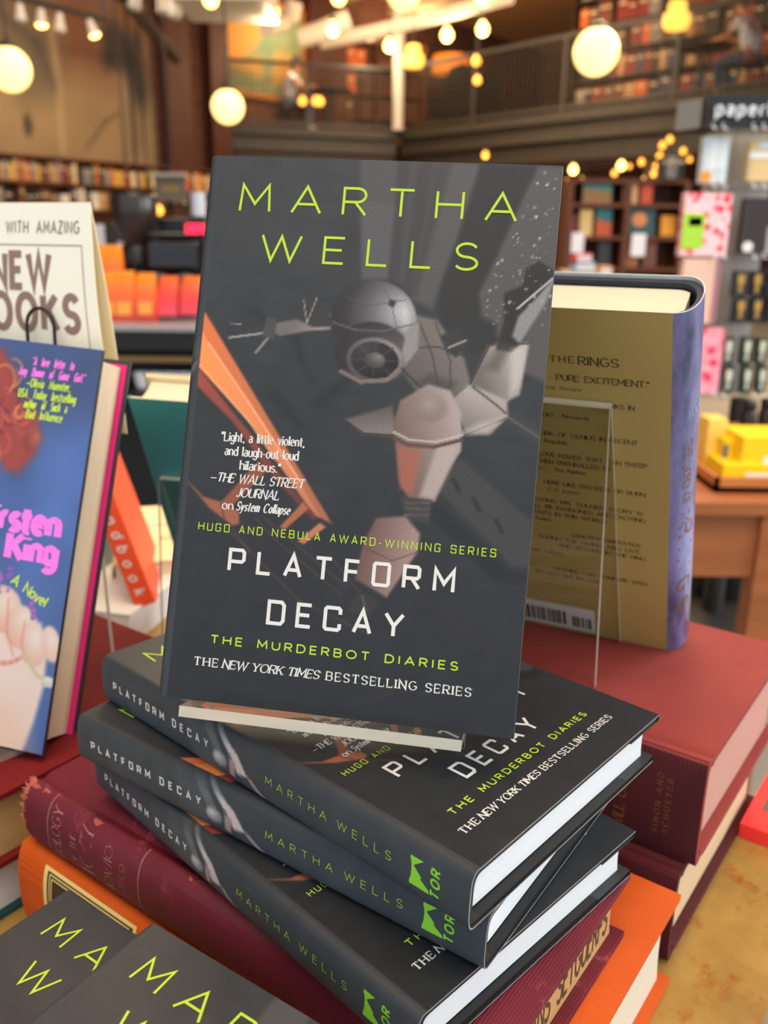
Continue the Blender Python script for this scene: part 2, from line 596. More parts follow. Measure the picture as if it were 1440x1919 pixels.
def rot2(quads, ang, cx, cy):
    c, s = math.cos(math.radians(ang)), math.sin(math.radians(ang))
    return [[(cx + (x - cx) * c - (y - cy) * s, cy + (x - cx) * s + (y - cy) * c) for x, y in q] for q in quads]


# ------------------------------------------------------------------ painter: ink colours on a grid of points
class Ink:
    def __init__(s, U, V, base):
        s.U, s.V = U, V
        s.c = np.ones(U.shape + (3,)) * np.array(base, float)

    def blend(s, a, col):
        col = np.asarray(col, float)
        s.c = s.c * (1 - a[..., None]) + (col if col.ndim == s.c.ndim else col[None, None, :] if s.c.ndim == 3 else col) * a[..., None]

    def poly(s, pts, col, f=0.5, a=1.0, col2=None, g=None):
        """Filled polygon with a soft edge f; col2 with g=(x0, y0, x1, y1) makes a graded fill."""
        U, V = s.U, s.V
        inside = np.zeros(U.shape, bool)
        d = np.full(U.shape, 1e9)
        n = len(pts)
        for i in range(n):
            x1, y1 = pts[i]
            x2, y2 = pts[(i + 1) % n]
            c = ((y1 > V) != (y2 > V)) & (U < (x2 - x1) * (V - y1) / ((y2 - y1) or 1e-9) + x1)
            inside ^= c
            L2 = (x2 - x1) ** 2 + (y2 - y1) ** 2 or 1e-9
            t = np.clip(((U - x1) * (x2 - x1) + (V - y1) * (y2 - y1)) / L2, 0, 1)
            d = np.minimum(d, np.hypot(U - x1 - t * (x2 - x1), V - y1 - t * (y2 - y1)))
        sd = np.where(inside, d, -d)
        al = np.clip(sd / f * 0.5 + 0.5, 0, 1) * a
        if col2 is not None:
            x0, y0, x1, y1 = g
            t = np.clip(((U - x0) * (x1 - x0) + (V - y0) * (y1 - y0)) / ((x1 - x0) ** 2 + (y1 - y0) ** 2), 0, 1)[..., None]
            s.blend(al, np.array(col, float) * (1 - t) + np.array(col2, float) * t)
        else:
            s.blend(al, col)

    def line(s, pts, col, w=0.6, a=1.0, f=0.4):
        for (x1, y1), (x2, y2) in zip(pts[:-1], pts[1:]):
            L2 = (x2 - x1) ** 2 + (y2 - y1) ** 2 or 1e-9
            t = np.clip(((s.U - x1) * (x2 - x1) + (s.V - y1) * (y2 - y1)) / L2, 0, 1)
            d = np.hypot(s.U - x1 - t * (x2 - x1), s.V - y1 - t * (y2 - y1))
            s.blend(np.clip((w / 2 - d) / f + 0.5, 0, 1) * a, col)

    def dome(s, cx, cy, rx, ry, dark, light, lx, ly, ang=0.0, f=0.6, p=1.4, a=1.0):
        """A painted rounded body, its tones running from dark to light towards (lx, ly)."""
        c, q = math.cos(math.radians(ang)), math.sin(math.radians(ang))
        x = ((s.U - cx) * c + (s.V - cy) * q) / rx
        y = (-(s.U - cx) * q + (s.V - cy) * c) / ry
        r = np.hypot(x, y)
        al = np.clip((1 - r) * min(rx, ry) / f + 0.5, 0, 1) * a
        k = np.clip(1 - np.hypot(x - lx, y - ly) / 1.7, 0, 1) ** p
        k = k[..., None]
        s.blend(al, np.array(dark, float) * (1 - k) + np.array(light, float) * k)

    def noise(s, amp, seed=1, coarse=14):
        r = np.random.default_rng(seed)
        U, V = s.U, s.V
        t = np.zeros(U.shape)
        for k in range(16):
            a = r.uniform(0, 2 * math.pi)
            fr = r.uniform(.3, 3) / coarse * 2 * math.pi
            t += np.sin((U * math.cos(a) + V * math.sin(a)) * fr + r.uniform(0, 6))
        s.c = s.c * (1 + amp * t[..., None] / 4)

    def lin(s):
        c = np.clip(s.c, 0, 255) / 255
        return np.where(c <= 0.04045, c / 12.92, ((c + 0.055) / 1.055) ** 2.4).reshape(-1, 3)


# ------------------------------------------------------------------ hardcover books
def spine_curve(T, bulge, ex, off, n=20, x0=0.0):
    """Points (x, z) from the front board edge (z = 0) round the back to z = -T, set in by off."""
    pts = []
    for i in range(n + 1):
        t = -math.cos(math.pi * i / n)        # -1 front ... 1 back
        x = x0 + bulge * 0.38 - bulge * max(0.0, 1 - abs(t) ** ex) ** (1 / ex)
        z = -T / 2 - t * T / 2
        k = 1 - 2 * off / T
        pts.append((x + off, -T / 2 + (z + T / 2) * k))
    return pts


def case_mesh(mb, W, H, T, bulge, ex, off, th, mi=0, groove=0.0, y0=0.0, inset=0.0, wavy=0.0):
    """The boards and back of a bound book: one U-shaped shell."""
    sp = spine_curve(T, bulge, ex, off)
    si = spine_curve(T, bulge, ex, off + th)
    zf, zb = -off, -T + off

    def side(z, sgn):
        out = []
        xs = [W - inset, W * .75, W * .5, 22, 12.5, 10, 8, 6, 4.5, 3]
        for x in xs:
            g = 0.0
            if groove and x < 12.5:
                g = groove * math.exp(-((x - 7.5) / 2.4) ** 2)
            out.append((x, z + sgn * g))
        return out
    outer = side(zf, -1) + sp[1:-1] + side(zb, 1)[::-1]
    inner = [(x, z - th) for x, z in side(zf, -1)[:-1]] + [(3 + th * .6, zf - th)] + [p for p in si[1:-1]] + [(3 + th * .6, zb + th)] + [(x, z + th) for x, z in side(zb, 1)[:-1]][::-1]
    n = len(outer)
    ys = [y0, H - y0]
    v = [(x, y, z) for y in ys for x, z in outer] + [(x, y, z) for y in ys for x, z in inner]
    f = []
    for i in range(n - 1):
        f.append((i, i + 1, n + i + 1, n + i))
        f.append((2 * n + i + 1, 2 * n + i, 3 * n + i, 3 * n + i + 1))
        f.append((i + 1, i, 2 * n + i, 2 * n + i + 1))
        f.append((n + i, n + i + 1, 3 * n + i + 1, 3 * n + i))
    f += [(0, n, 3 * n, 2 * n), (n - 1, 3 * n - 1, 4 * n - 1, 2 * n - 1)]
    mb.add(v, f, mi, True)


def page_mesh(mb, W, H, T, bulge, ex, off, sq, mi=0, hollow=1.2):
    sp = spine_curve(T, bulge, ex, off + 0.4)
    fore = [(W - sq - hollow * math.cos(math.pi * (i / 10 - .5)), -T + off + (T - 2 * off) * i / 10) for i in range(11)]
    poly = [(max(x, 1.0), z) for x, z in sp] + fore
    n = len(poly)
    v = [(x, sq, z) for x, z in poly] + [(x, H - sq, z) for x, z in poly]
    mb.add(v, [tuple(range(n)), tuple(range(2 * n - 1, n - 1, -1))], mi)
    mb.add(v, [(i, n + i, n + (i + 1) % n, (i + 1) % n) for i in range(n)], mi, True)


def put_text(mb, quads, fn, mi):
    """Printed shapes; overlapping strokes are stepped a few microns apart, outward from mb.ctr."""
    for i, q in enumerate(quads):
        v = [fn(x, y) for x, y in q]
        if mb.ctr is not None:
            p = [Vector(k) for k in v]
            n = (p[2] - p[0]).cross(p[-1] - p[1])
            if n.length > 1e-9:
                n.normalize()
                if n.dot(p[0] - Vector(mb.ctr)) < 0:
                    n = -n
                v = [tuple(k + n * (.012 * (i % 7))) for k in p]
        mb.add(v, [(0, 1, 2, 3)], mi)


def spine_map(W, H, T, bulge, ex, lift=0.08, along=True):
    """Writing on the back of a book: along it from the head, or across it."""
    sp = spine_curve(T, bulge, ex, -lift, 40)
    L = [0.0]
    for a, b in zip(sp[:-1], sp[1:]):
        L.append(L[-1] + math.hypot(b[0] - a[0], b[1] - a[1]))
    tot = L[-1]
    xs, zs = [p[0] for p in sp], [p[1] for p in sp]

    def P(t):                                  # t from the back board upwards
        s = tot - t
        return float(np.interp(s, L, xs)), float(np.interp(s, L, zs))
    if along:
        def fn(a, b):
            x, z = P(b)
            return (x, H - a, z)
    else:
        def fn(a, b):
            x, z = P(a)
            return (x, b, z)
    return fn, tot


def jacket_mesh(mb, W, H, T, bulge, ex, front, spine, back, step=0.62, bstep=12.0, th=0.4, mi=0, edge_mi=1):
    """The paper jacket: a fine grid that carries its printed colours; front/spine/back(U, V) give sRGB inks."""
    mb.ctr = (W / 2, H / 2, -T / 2)
    nf = max(2, int(W / step))
    sp = spine_curve(T, bulge, ex, 0, 26)
    xs0 = bulge * 0.38
    prof = [(W - (W - xs0) * i / nf, 0.0) for i in range(nf)]
    nfr = len(prof)
    prof += sp
    nsp = len(sp)
    nb = max(2, int(W / bstep))
    prof += [(xs0 + (W - xs0) * (i + 1) / nb, -T) for i in range(nb)]
    nv = max(2, int(H / step))
    vs = np.linspace(0, H, nv + 1)
    n = len(prof)
    v = [(x, float(y), z) for y in vs for x, z in prof]
    f = [(j * n + i + 1, j * n + i, (j + 1) * n + i, (j + 1) * n + i + 1) for j in range(nv) for i in range(n - 1)]
    # ink
    X = np.array([p[0] for p in prof])
    ink = np.zeros((nv + 1, n, 3))
    U, V = np.meshgrid(X[:nfr], vs)
    ink[:, :nfr] = front(U, V).reshape(nv + 1, nfr, 3)
    L = np.concatenate([[0], np.cumsum([math.hypot(b[0] - a[0], b[1] - a[1]) for a, b in zip(sp[:-1], sp[1:])])])
    S, V2 = np.meshgrid(L[-1] - L, vs)
    ink[:, nfr:nfr + nsp] = spine(H - V2, S, L[-1]).reshape(nv + 1, nsp, 3)
    U3, V3 = np.meshgrid(X[nfr + nsp:], vs)
    ink[:, nfr + nsp:] = back(U3, V3).reshape(nv + 1, -1, 3)
    o = mb.add(v, f, mi, True)
    mb.ink[o] = ink.reshape(-1, 3)
    # paper edge along head, tail and fore edge
    inn = []
    for i, (x, z) in enumerate(prof):
        if i < nfr:
            inn.append((x, z - th))
        elif i < nfr + nsp:
            d = math.hypot(x - 6, z + T / 2)
            inn.append((x + (6 - x) / d * th, z + (-T / 2 - z) / d * th))
        else:
            inn.append((x, z + th))
    for j, y in ((0, 0.0), (nv, H)):
        vv = [(x, y, z) for x, z in prof] + [(x, y, z) for x, z in inn]
        ff = [(i, i + 1, n + i + 1, n + i) if j else (i + 1, i, n + i, n + i + 1) for i in range(n - 1)]
        mb.add(vv, ff, edge_mi)
    for i in (0, n - 1):
        x, z = prof[i]
        x2, z2 = inn[i]
        # turned-in flap: the jacket folds round the board edge
        fz = z + (-2.9 if i == 0 else 2.9)
        vv = [(x, 0, z), (x, H, z), (x + .35, H, (z + fz) / 2), (x + .35, 0, (z + fz) / 2), (x, H, fz), (x, 0, fz), (x - 26, H, fz), (x - 26, 0, fz)]
        o = mb.add(vv, [(0, 1, 2, 3), (3, 2, 4, 5), (5, 4, 6, 7)], mi)
        mb.ink[o] = np.array([[.03, .032, .036]] * 8)


# ------------------------------------------------------------------ the dark science fiction hardcover (front book, stacks)
BW, BH, BT, BB, BE = 134.0, 211.0, 23.0, 4.6, 3.3


def front_art(U, V):
    k = Ink(U, V, (55, 57, 61))
    t = np.clip((V - 20) / 190, 0, 1)[..., None]
    k.c = np.array((38, 42, 48.0)) * (1 - t) + np.array((62, 66, 72.0)) * t
    k.noise(.05, 3, 22)
    # ribbed hull plates
    k.poly([(57.5, 212.9), (72.5, 212.5), (73.6, 194.9), (72.7, 165.2), (62.5, 164.7)], (92, 93, 98), 1.2)
    k.poly([(59.7, 194.4), (73.7, 193.9), (72.6, 166.2), (63.0, 165.7)], (104, 105, 110), 1.0, .7)
    k.poly([(72.5, 212.5), (86.8, 211.7), (84.6, 185.1), (83.0, 158.6), (73.2, 166.2)], (70, 71, 75), 1.0)
    k.poly([(77, 212), (80, 212), (79, 165), (77, 165)], (84, 85, 89), .8, .8)
    k.poly([(86.8, 211.7), (103.9, 211.0), (97.9, 182.6), (90.4, 154.9), (82.5, 158.6), (84.6, 185.1)], (97, 97, 100), 1.4)
    k.poly([(86.8, 211.7), (93, 211.7), (88, 182), (84, 160), (82.5, 158.6), (84.6, 185.1)], (74, 75, 78), 1.4)
    k.poly([(124.7, 210.7), (134.5, 210.2), (135.0, 130), (122, 135), (114.7, 146.3), (109.1, 151.9), (106.9, 161.9), (111.6, 174.1), (119.5, 196.6)], (96, 95, 97), 1.2)
    k.poly([(103.9, 211.0), (124.7, 210.7), (119.5, 196.6), (111.6, 174.1), (106.9, 161.9), (108.4, 153.9), (114.7, 150.3), (116.5, 140.4), (107.7, 139.9), (97.3, 145.2), (92.4, 155.0), (93.5, 165.2), (98.7, 185.7)], (47, 48, 51), 1.2)
    k.poly([(-5, 185), (23, 190), (58, 173), (55, 166), (22, 170)], (78, 79, 82), 4, .35)
    k.poly([(0, 211), (40, 211), (20, 170), (0, 160)], (62, 65, 70), 6, .5)
    for p in ([(37.2, 141.7), (40.2, 142.9), (45.8, 127.9), (50.4, 124.1), (47.8, 123.9), (41.3, 131.7)], [(46.9, 116.7), (60.3, 128.8), (64, 127), (51, 114.5)], [(30, 118), (44, 106), (46, 108), (34, 121)], [(20, 150), (36, 141), (37, 142.6), (21, 152)]):
        k.poly(p, (40, 42, 45), 1.4, .8)
    # rails of the station, lower right
    k.poly([(96, 90), (106.4, 100), (134, 79), (134.7, 62), (128, 62)], (78, 77, 79), 1.0, .8)
    k.poly([(98, 84), (128, 60), (134, 60), (134, 56), (122, 56), (96, 78)], (34, 35, 38), 1.0, .8)
    k.poly([(105.7, 128.7), (134.4, 113.9), (134.4, 107), (115.6, 116)], (66, 66, 69), 1.0)
    k.line([(112, 122), (134, 110)], (120, 120, 122), .8, .7)
    for x in (104, 112, 121):
        k.line([(x, 92 - (x - 104) * .8), (x + 2.5, 88 - (x - 104) * .8)], (40, 40, 42), 1.6, .9)
    # orange girders
    G1, G2, R1 = (226, 132, 72), (196, 116, 74), (140, 62, 48)
    k.poly([(0, 152), (3, 148), (60.2, 71.6), (53.5, 74.2), (27.6, 104.5), (0, 129.1)], (196, 104, 58), .5, col2=(150, 90, 66), g=(5, 140, 58, 72))
    k.poly([(0, 146), (4.7, 136.5), (23.3, 114.4), (46.4, 85.7), (55.1, 73.8), (53.0, 74.1), (24.0, 108.0), (0, 130)], G1, .5, col2=(178, 112, 82), g=(5, 136, 56, 74))
    k.line([(4.7, 137.2), (23.3, 115), (46.4, 86.4)], (246, 182, 132), .7, .9)
    k.line([(.5, 130), (24, 108), (36, 94)], (242, 176, 128), .6, .8)
    k.poly([(0, 129.1), (19.5, 108.8), (24.4, 104.3), (37.9, 89.3), (54.1, 73.7), (52.6, 72.0), (34.8, 88.0), (17.4, 107.5), (7.0, 116.0), (0, 122)], R1, .6, col2=(88, 46, 42), g=(2, 124, 52, 73))
    k.poly([(28.8, 92.8), (34.0, 90.6), (19.7, 73.9), (15.6, 75.7)], (128, 70, 52), .6)
    k.poly([(0, 84.8), (8.7, 77.8), (16.1, 76.3), (23.6, 73.2), (24.1, 68.4), (21.4, 67.6), (16.7, 70.4), (11.4, 73.7)], (142, 84, 62), .6)
    k.line([(16, 76), (18, 70)], (92, 52, 44), .6)
    k.poly([(48.2, 79.0), (50.6, 76.6), (42.2, 67.9), (40.0, 68.8)], (152, 88, 62), .5)
    k.poly([(55.3, 71.7), (57.8, 70.3), (50, 63), (47.5, 64)], (172, 108, 76), .5)
    for p in ([(21.4, 66.6), (29.7, 58.1)], [(29.9, 71.4), (39.7, 63.1), (66.1, 45.5)], [(33.6, 71.7), (67.9, 48.6)], [(14.7, 70.1), (50.0, 41.9), (78.6, 31.8)], [(60, 60), (76, 44)]):
        k.line(p, (118, 74, 64), .6, .5)
    k.poly([(104.3, 33.6), (92.9, 17.6), (82, 8), (90, 12)], (92, 60, 52), 1.5, .5)
    k.poly([(86, 54), (110, 40), (128, 30), (100, 44)], (72, 48, 46), 3, .5)
    # drifting probe: a domed body with booms, canisters and a mast (plain machine shapes)
    k.poly([(52.6, 150.5), (52.5, 145.2), (44.2, 144.2), (32.9, 141.5), (28.6, 143.3), (29.4, 146.2), (39.7, 148.6), (47.6, 152.6)], (196, 190, 188), .5, col2=(130, 126, 126), g=(52, 144, 40, 150))
    k.poly([(39.7, 148.1), (40.0, 156.3), (46.1, 157.7), (49.7, 152.7), (52.6, 149.8), (52.4, 146.2), (45.2, 145.8)], (62, 62, 64), .5)
    k.line([(41, 156), (43, 147), (46, 157)], (168, 166, 164), .5)
    k.line([(13.0, 139.8), (25.5, 142.1), (29, 143.5)], (186, 184, 182), .8)
    k.line([(24.1, 134.7), (28.8, 141.2)], (150, 148, 146), 1.2)
    k.line([(12.9, 145.5), (17.2, 145.2)], (160, 158, 156), .5)
    k.poly([(26, 141), (31, 140), (31, 148), (27, 149)], (84, 84, 86), .6)
    k.poly([(84.6, 152.6), (92.8, 151.0), (103.9, 137.6), (107.5, 127.8), (100, 122), (88.9, 122), (80, 132), (81.8, 140)], (112, 106, 100), .8, col2=(150, 142, 136), g=(84, 130, 104, 146))
    for p in ([(86, 150), (92, 138), (96, 124)], [(83, 140), (94, 141), (104, 138)], [(92, 150), (99, 136), (100, 124)]):
        k.line(p, (66, 62, 60), .6, .8)
    k.poly([(61.0, 111.5), (78.7, 117.9), (82, 106.4), (68.4, 106.5)], (150, 138, 134), .8, col2=(96, 88, 86), g=(72, 108, 70, 118))
    k.poly([(107, 128.7), (112.4, 142.6), (119.1, 145), (127.2, 144.0), (125.5, 125), (118, 120)], (130, 122, 116), .7, col2=(214, 206, 202), g=(110, 132, 123, 138))
    k.poly([(100, 121), (106.9, 128), (121.1, 122.8), (121.9, 116.9), (116.2, 109.6), (105, 108.6)], (206, 196, 192), .7, col2=(140, 130, 126), g=(114, 122, 108, 108))
    k.line([(108, 127), (117, 121), (121, 118)], (70, 66, 64), .7)
    k.poly([(116.6, 162.4), (123.1, 165.7), (123.7, 172), (128.4, 175), (135.0, 171.3), (129.7, 157.1), (124.9, 144.9), (121.4, 140.7), (115.5, 141.3), (117.4, 152.4)], (40, 41, 44), .6)
    k.poly([(135.0, 170.3), (132.3, 160.2), (124, 143.8), (120.9, 146.6), (122.5, 154), (129, 162.0)], (168, 166, 166), .6)
    k.line([(122, 157), (134, 169)], (210, 208, 206), .8)
    k.poly([(94.3, 145.1), (101.0, 149), (106, 143.7), (101.0, 137.4), (97.8, 139.2)], (58, 58, 60), .6)
    k.line([(98, 141), (104, 144)], (180, 178, 176), .8)
    k.dome(68.6, 149.6, 16.4, 15.2, (50, 48, 54), (236, 236, 244), .62, .34, -8, .8, 1.7)
    k.poly([(53.5, 143), (53, 152), (57, 160), (62, 163), (58, 154), (57, 145)], (40, 39, 44), 3, .5)
    k.dome(80.5, 151, 2.2, 7.5, (190, 192, 200), (250, 250, 252), .2, .2, 14, 1.5, 1, .6)
    k.dome(69.4, 137.0, 14.6, 12.0, (46, 44, 48), (120, 114, 120), .8, .1, -8, 1.0, 1.4)
    k.dome(70.5, 134.5, 11.0, 8.6, (92, 88, 92), (190, 182, 184), .5, .5, -8, .7, 1.2)
    k.dome(70.5, 134.5, 9.2, 7.0, (24, 24, 28), (70, 68, 74), -.5, .5, -8, .6, 1.4)
    k.dome(70.5, 134.5, 4.0, 3.0, (60, 58, 62), (150, 146, 150), .3, .5, -8, .5, 1.2)
    for q in range(0, 360, 45):
        k.line([(70.5 + 4 * math.cos(math.radians(q)), 134.5 + 3 * math.sin(math.radians(q))), (70.5 + 9.4 * math.cos(math.radians(q)), 134.5 + 7.2 * math.sin(math.radians(q)))], (86, 84, 88), .5, .8)
    k.line([(53.2, 148), (62, 145.6), (72, 145.6), (84, 149)], (120, 116, 120), .7, .8)
    k.line([(70, 164.3), (75, 156), (78, 146)], (110, 108, 112), .5, .7)
    k.line([(57, 158), (66, 155), (80, 158)], (96, 94, 98), .5, .6)
    k.poly([(74, 158), (76.5, 157.5), (76, 155), (73.7, 155.6)], (60, 58, 60), .4)
    k.poly([(81.6, 147), (86, 150), (86.6, 140), (82.4, 133), (80.5, 138)], (170, 168, 170), .6)
    k.line([(58, 129.5), (66, 126), (76, 127.5), (82, 134)], (150, 134, 134), 1.6, .9)
    for p in ([(81, 132), (88, 126), (100, 123)], [(107, 128), (113, 143), (127, 144)], [(101, 121), (107, 109), (121, 116)], [(61, 111), (69, 106.5), (81, 106.8)]):
        k.line(p, (48, 46, 46), .7, .8)
    k.poly([(86, 127), (100, 123), (102, 128), (92, 131)], (70, 66, 64), 1.5, .6)
    k.poly([(112, 134), (117, 133), (121, 143), (117, 144)], (92, 86, 82), 1.5, .6)
    k.poly([(121, 142), (126.5, 143.5), (125.2, 128), (122, 124)], (236, 230, 226), 1.2, .7)
    k.poly([(104, 109), (115, 110), (121, 116.5), (112, 114)], (232, 222, 218), 1.2, .7)
    # canister with a single collar, then its hose and the lower tank
    k.poly([(91.5, 126.8), (100.1, 124.9), (104.8, 116.7), (106.0, 102.9), (102.2, 95.6), (97.8, 83.3), (87.8, 83.5), (83.7, 90.1), (79.8, 110.9), (81.5, 120.1)], (124, 100, 92), .6, col2=(206, 190, 186), g=(82, 104, 104, 112))
    k.poly([(82.0, 103.0), (91.2, 101.7), (89.2, 85.1), (84.5, 87.2)], (150, 82, 62), 1.2, .8)
    k.poly([(97.0, 104.2), (105.2, 104.8), (102.4, 95.6), (97.8, 83.8), (92, 84.7)], (222, 206, 202), 1.0, .8)
    k.line([(80.2, 106), (86, 103.6), (96, 103.6), (106, 107)], (92, 66, 60), 1.3)
    k.line([(80.2, 108), (86, 105.6), (96, 105.4), (106, 108.8)], (226, 214, 210), .8)
    k.dome(93, 118, 6, 5, (128, 108, 100), (196, 182, 176), -.1, .3, 0, 2.5, 1.2, .7)
    k.poly([(84.8, 84.2), (96.8, 83.7), (96.6, 75.3), (88.6, 75.5)], (74, 70, 70), .6)
    for y in (77.5, 79.8, 82):
        k.line([(87, y), (96, y + .6)], (120, 114, 112), .5, .8)
    k.poly([(76.6, 75.5), (87.5, 77), (93.6, 71.0), (93.2, 64.0), (83.3, 46.2), (70.6, 51.9), (72.4, 65.1)], (118, 88, 84), .7, col2=(182, 150, 146), g=(74, 62, 90, 60))
    k.line([(73, 64), (84, 60), (93, 64)], (88, 64, 62), .5, .7)
    k.poly([(73.0, 48.2), (80.4, 44.9), (77.9, 38.7), (68.7, 39.7)], (62, 60, 60), .8)
    k.line([(74, 46), (76, 40)], (128, 116, 110), .7, .7)
    # stars
    r = np.random.default_rng(11)
    for i in range(120):
        x, y = r.uniform(110, 134), r.uniform(150, 210)
        if x < 108 + (y - 160) * .34:
            continue
        k.dome(x, y, *(2 * [float(r.choice([.22, .25, .3, .55]))]), (225, 225, 225), (245, 245, 245), 0, 0, 0, .35, 1, float(r.uniform(.35, 1)))
    sat = (k.c.max(-1) - k.c.min(-1)) / np.maximum(k.c.max(-1), 1)
    k.c *= (.76 + .30 * np.clip((sat - .12) * 2, 0, 1))[..., None]
    return k.lin()


def spine_art(A, B, L):
    k = Ink(A, B, (62, 70, 76))
    k.noise(.04, 8, 30)
    k.poly([(60, L + 2), (80, L + 2), (84, 0), (72, 0)], (88, 93, 98), 3, .5)
    k.poly([(72, L), (78, L), (88, L * .5), (84, L * .4)], (118, 122, 126), .8, .7)
    k.poly([(80, L), (85, L - 2), (96, L * .62), (92, L * .55)], (196, 196, 196), .6, .9)
    k.poly([(90, L * .72), (97, L * .62), (103, L * .34), (97, L * .3)], (206, 190, 188), .6)
    k.dome(86, L * .38, 4.5, 3.4, (110, 110, 114), (200, 200, 202), -.3, .3, 0, .8)
    k.poly([(92, L * .5), (96, L * .45), (95, L * .2), (92, L * .22)], (160, 140, 138), .6)
    k.poly([(102, L * .36), (105, L * .34), (114, L * .12), (111, L * .08)], (172, 150, 148), .6)
    k.line([(88, L * .12), (92, L * .02)], (190, 180, 170), .5)
    k.poly([(98, 0), (103, 2.5), (106, 0)], (170, 100, 60), .6)
    k.poly([(76, L + 1), (84, L - 1.5), (80, L + 1)], (190, 96, 66), .6)
    q = np.clip((B / L - .70) / .18, 0, 1)[..., None]
    k.c = k.c * (1 - q) + (k.c * .35 + np.array((44, 47, 52.0)) * .65) * q
    return k.lin()


def plain_ink(c):
    l = np.array(s2l(c))
    return lambda U, V, *a: np.ones((U.size, 3)) * l


M_jacket = mat_print('matte_dark_jacket_print', .5, .38)
M_edge = mat('pale_paper_edge', (170, 172, 172), .7)
M_lime = mat('lime_ink', (174, 206, 56), .5, .3)
M_green = mat('green_ink', (140, 214, 62), .5, .3)
M_white = mat('white_ink', (212, 213, 211), .5, .3)
M_case = mat('black_case', (22, 22, 23), .45, .5)
M_pages = mat_pages('white_page_edges', (236, 238, 238), (222, 224, 226))


def build_scifi():
    r = thing('hardcover_book', 'x', 'book')
    mb = MB()
    jacket_mesh(mb, BW, BH, BT, BB, BE, front_art, lambda A, B, L: spine_art(A, B, L), plain_ink((46, 48, 52)))
    fl = lambda a, b: (a, b, 0.09)
    T = lambda *a, mi=2, **k: put_text(mb, text(*a, **k), fl, mi)
    T('MARTHA', 12.1, 189.6, 10.2, w=106.4, sx=1.22, hw=.048)
    T('WELLS', 22.4, 170.6, 9.8, w=83.2, sx=1.25, hw=.05)
    T('HUGO AND NEBULA AWARD-WINNING SERIES', 8.2, 65.0, 2.75, w=113.7, sx=.95, hw=.068, font=SQ, space=.4)
    T('PLATFORM', 21.8, 50.6, 7.9, w=85.6, sx=1.0, hw=.085, font=SQ, mi=3)
    T('DECAY', 38.9, 32.3, 8.1, w=51.2, sx=1.0, hw=.085, font=SQ, mi=3)
    T('THE MURDERBOT DIARIES', 17.5, 22.4, 2.85, w=94.2, sx=1.3, hw=.095, space=.7)
    kw = dict(hw=.098, serif=.19, contrast=.55, mi=3, space=.3)
    T('THE', 11.8, 13.4, 3.1, w=9.2, **kw)
    T('NEW YORK TIMES', 22.9, 13.4, 3.1, w=37.4, slant=.22, **kw)
    T('BESTSELLING SERIES', 63.4, 13.4, 3.1, w=53.9, **kw)
    kq = dict(hw=.085, serif=.1, contrast=.45, mi=3, align='c', space=.26)
    cx = 30.2
    T('"Light, a little violent,', cx, 99.8, 3.5, w=32.6, **kq)
    T('and laugh-out-loud', cx, 94.4, 3.5, w=28.8, **kq)
    T('hilarious."', cx, 89.2, 3.5, w=15.8, **kq)
    T('_THE WALL STREET', cx - 1, 84.0, 3.4, w=36.8, slant=.22, **kq)
    T('JOURNAL', cx, 78.8, 3.4, w=16.5, slant=.22, **kq)
    T('on', 16.8, 73.6, 3.3, w=4.2, **{**kq, 'align': 'l'})
    T('System Collapse', 22.4, 73.6, 3.4, w=20.8, slant=.22, **{**kq, 'align': 'l'})
    sm, L = spine_map(BW, BH, BT, BB, BE)
    S = lambda *a, mi=2, **k: put_text(mb, text(*a, **k), sm, mi)
    S('PLATFORM', 9.6, L * .5 - 1.6, 3.3, w=38.5, sx=.9, hw=.115, font=SQ, mi=3)
    S('DECAY', 54.5, L * .5 - 1.6, 3.3, w=24, sx=.9, hw=.115, font=SQ, mi=3)
    S('MARTHA', 114, L * .5 - 1.6, 3.3, w=33, sx=1.1, hw=.045)
    S('WELLS', 152.5, L * .5 - 1.6, 3.3, w=25.5, sx=1.1, hw=.045)
    # publisher's mark: jagged peak and its name across the back
    pk = [(186.4, .70), (191.9, .70), (187.9, .585), (191.5, .46), (190.7, .445), (194.5, .35), (194.7, .305), (186.2, .305)]
    mb.add([sm(a, b * L) for a, b in pk], [(0, 1, 2), (0, 2, 7), (2, 3, 4), (2, 4, 7), (4, 5, 7), (5, 6, 7)], 4)
    tr = text('TOR', 0, 0, 3.3, w=L * .38, sx=.9, hw=.12, slant=.12)
    put_text(mb, [[(198.8 - b, a + L * .30) for a, b in qq] for qq in tr], sm, 4)
    mb.build('dust_jacket', [M_jacket, M_edge, M_lime, M_white, M_green], r, scale=MM, ang=1.0)
    mb = MB()
    case_mesh(mb, BW, BH, BT, BB, BE, .45, 2.4, y0=.7, inset=.5, groove=.0)
    mb.build('cover_board', M_case, r, scale=MM)
    mb = MB()
    page_mesh(mb, BW, BH, BT, BB, BE, 3.0, 4.0)
    mb.build('page_block', M_pages, r, scale=MM)
    return r


UPRIGHT = Matrix.Rotation(math.pi / 2, 4, 'X')
book0 = build_scifi()
book0.matrix_world = pose((-84.5, 301, -168.8), -8.51, -19.54, 1.75) @ UPRIGHT
book0['label'] = 'dark jacketed space novel propped upright on a clear easel, its whole front cover showing'
GS = 'dark jacketed space novels lying in the stacks'
copy_tree(book0, pose((30.9, 232.4, -191.0), 49.05, 1.21, .89), 'topmost of three dark jacketed novels stacked under the clear easel')
copy_tree(book0, pose((37.5, 240.2, -214.6), 56.17, 1.25, .9), 'middle one of three stacked dark jacketed novels, turned out of line')
copy_tree(book0, pose((14.7, 222.1, -238.3), 45.42, 1.0, .6), 'bottom one of three stacked dark jacketed novels, resting on the worn maroon book')
copy_tree(book0, pose((-198.5, 83.8, -238.5), -33.62, .25, -.27), 'dark jacketed novel lying cover up, nearest the viewer at the bottom edge, on another copy')
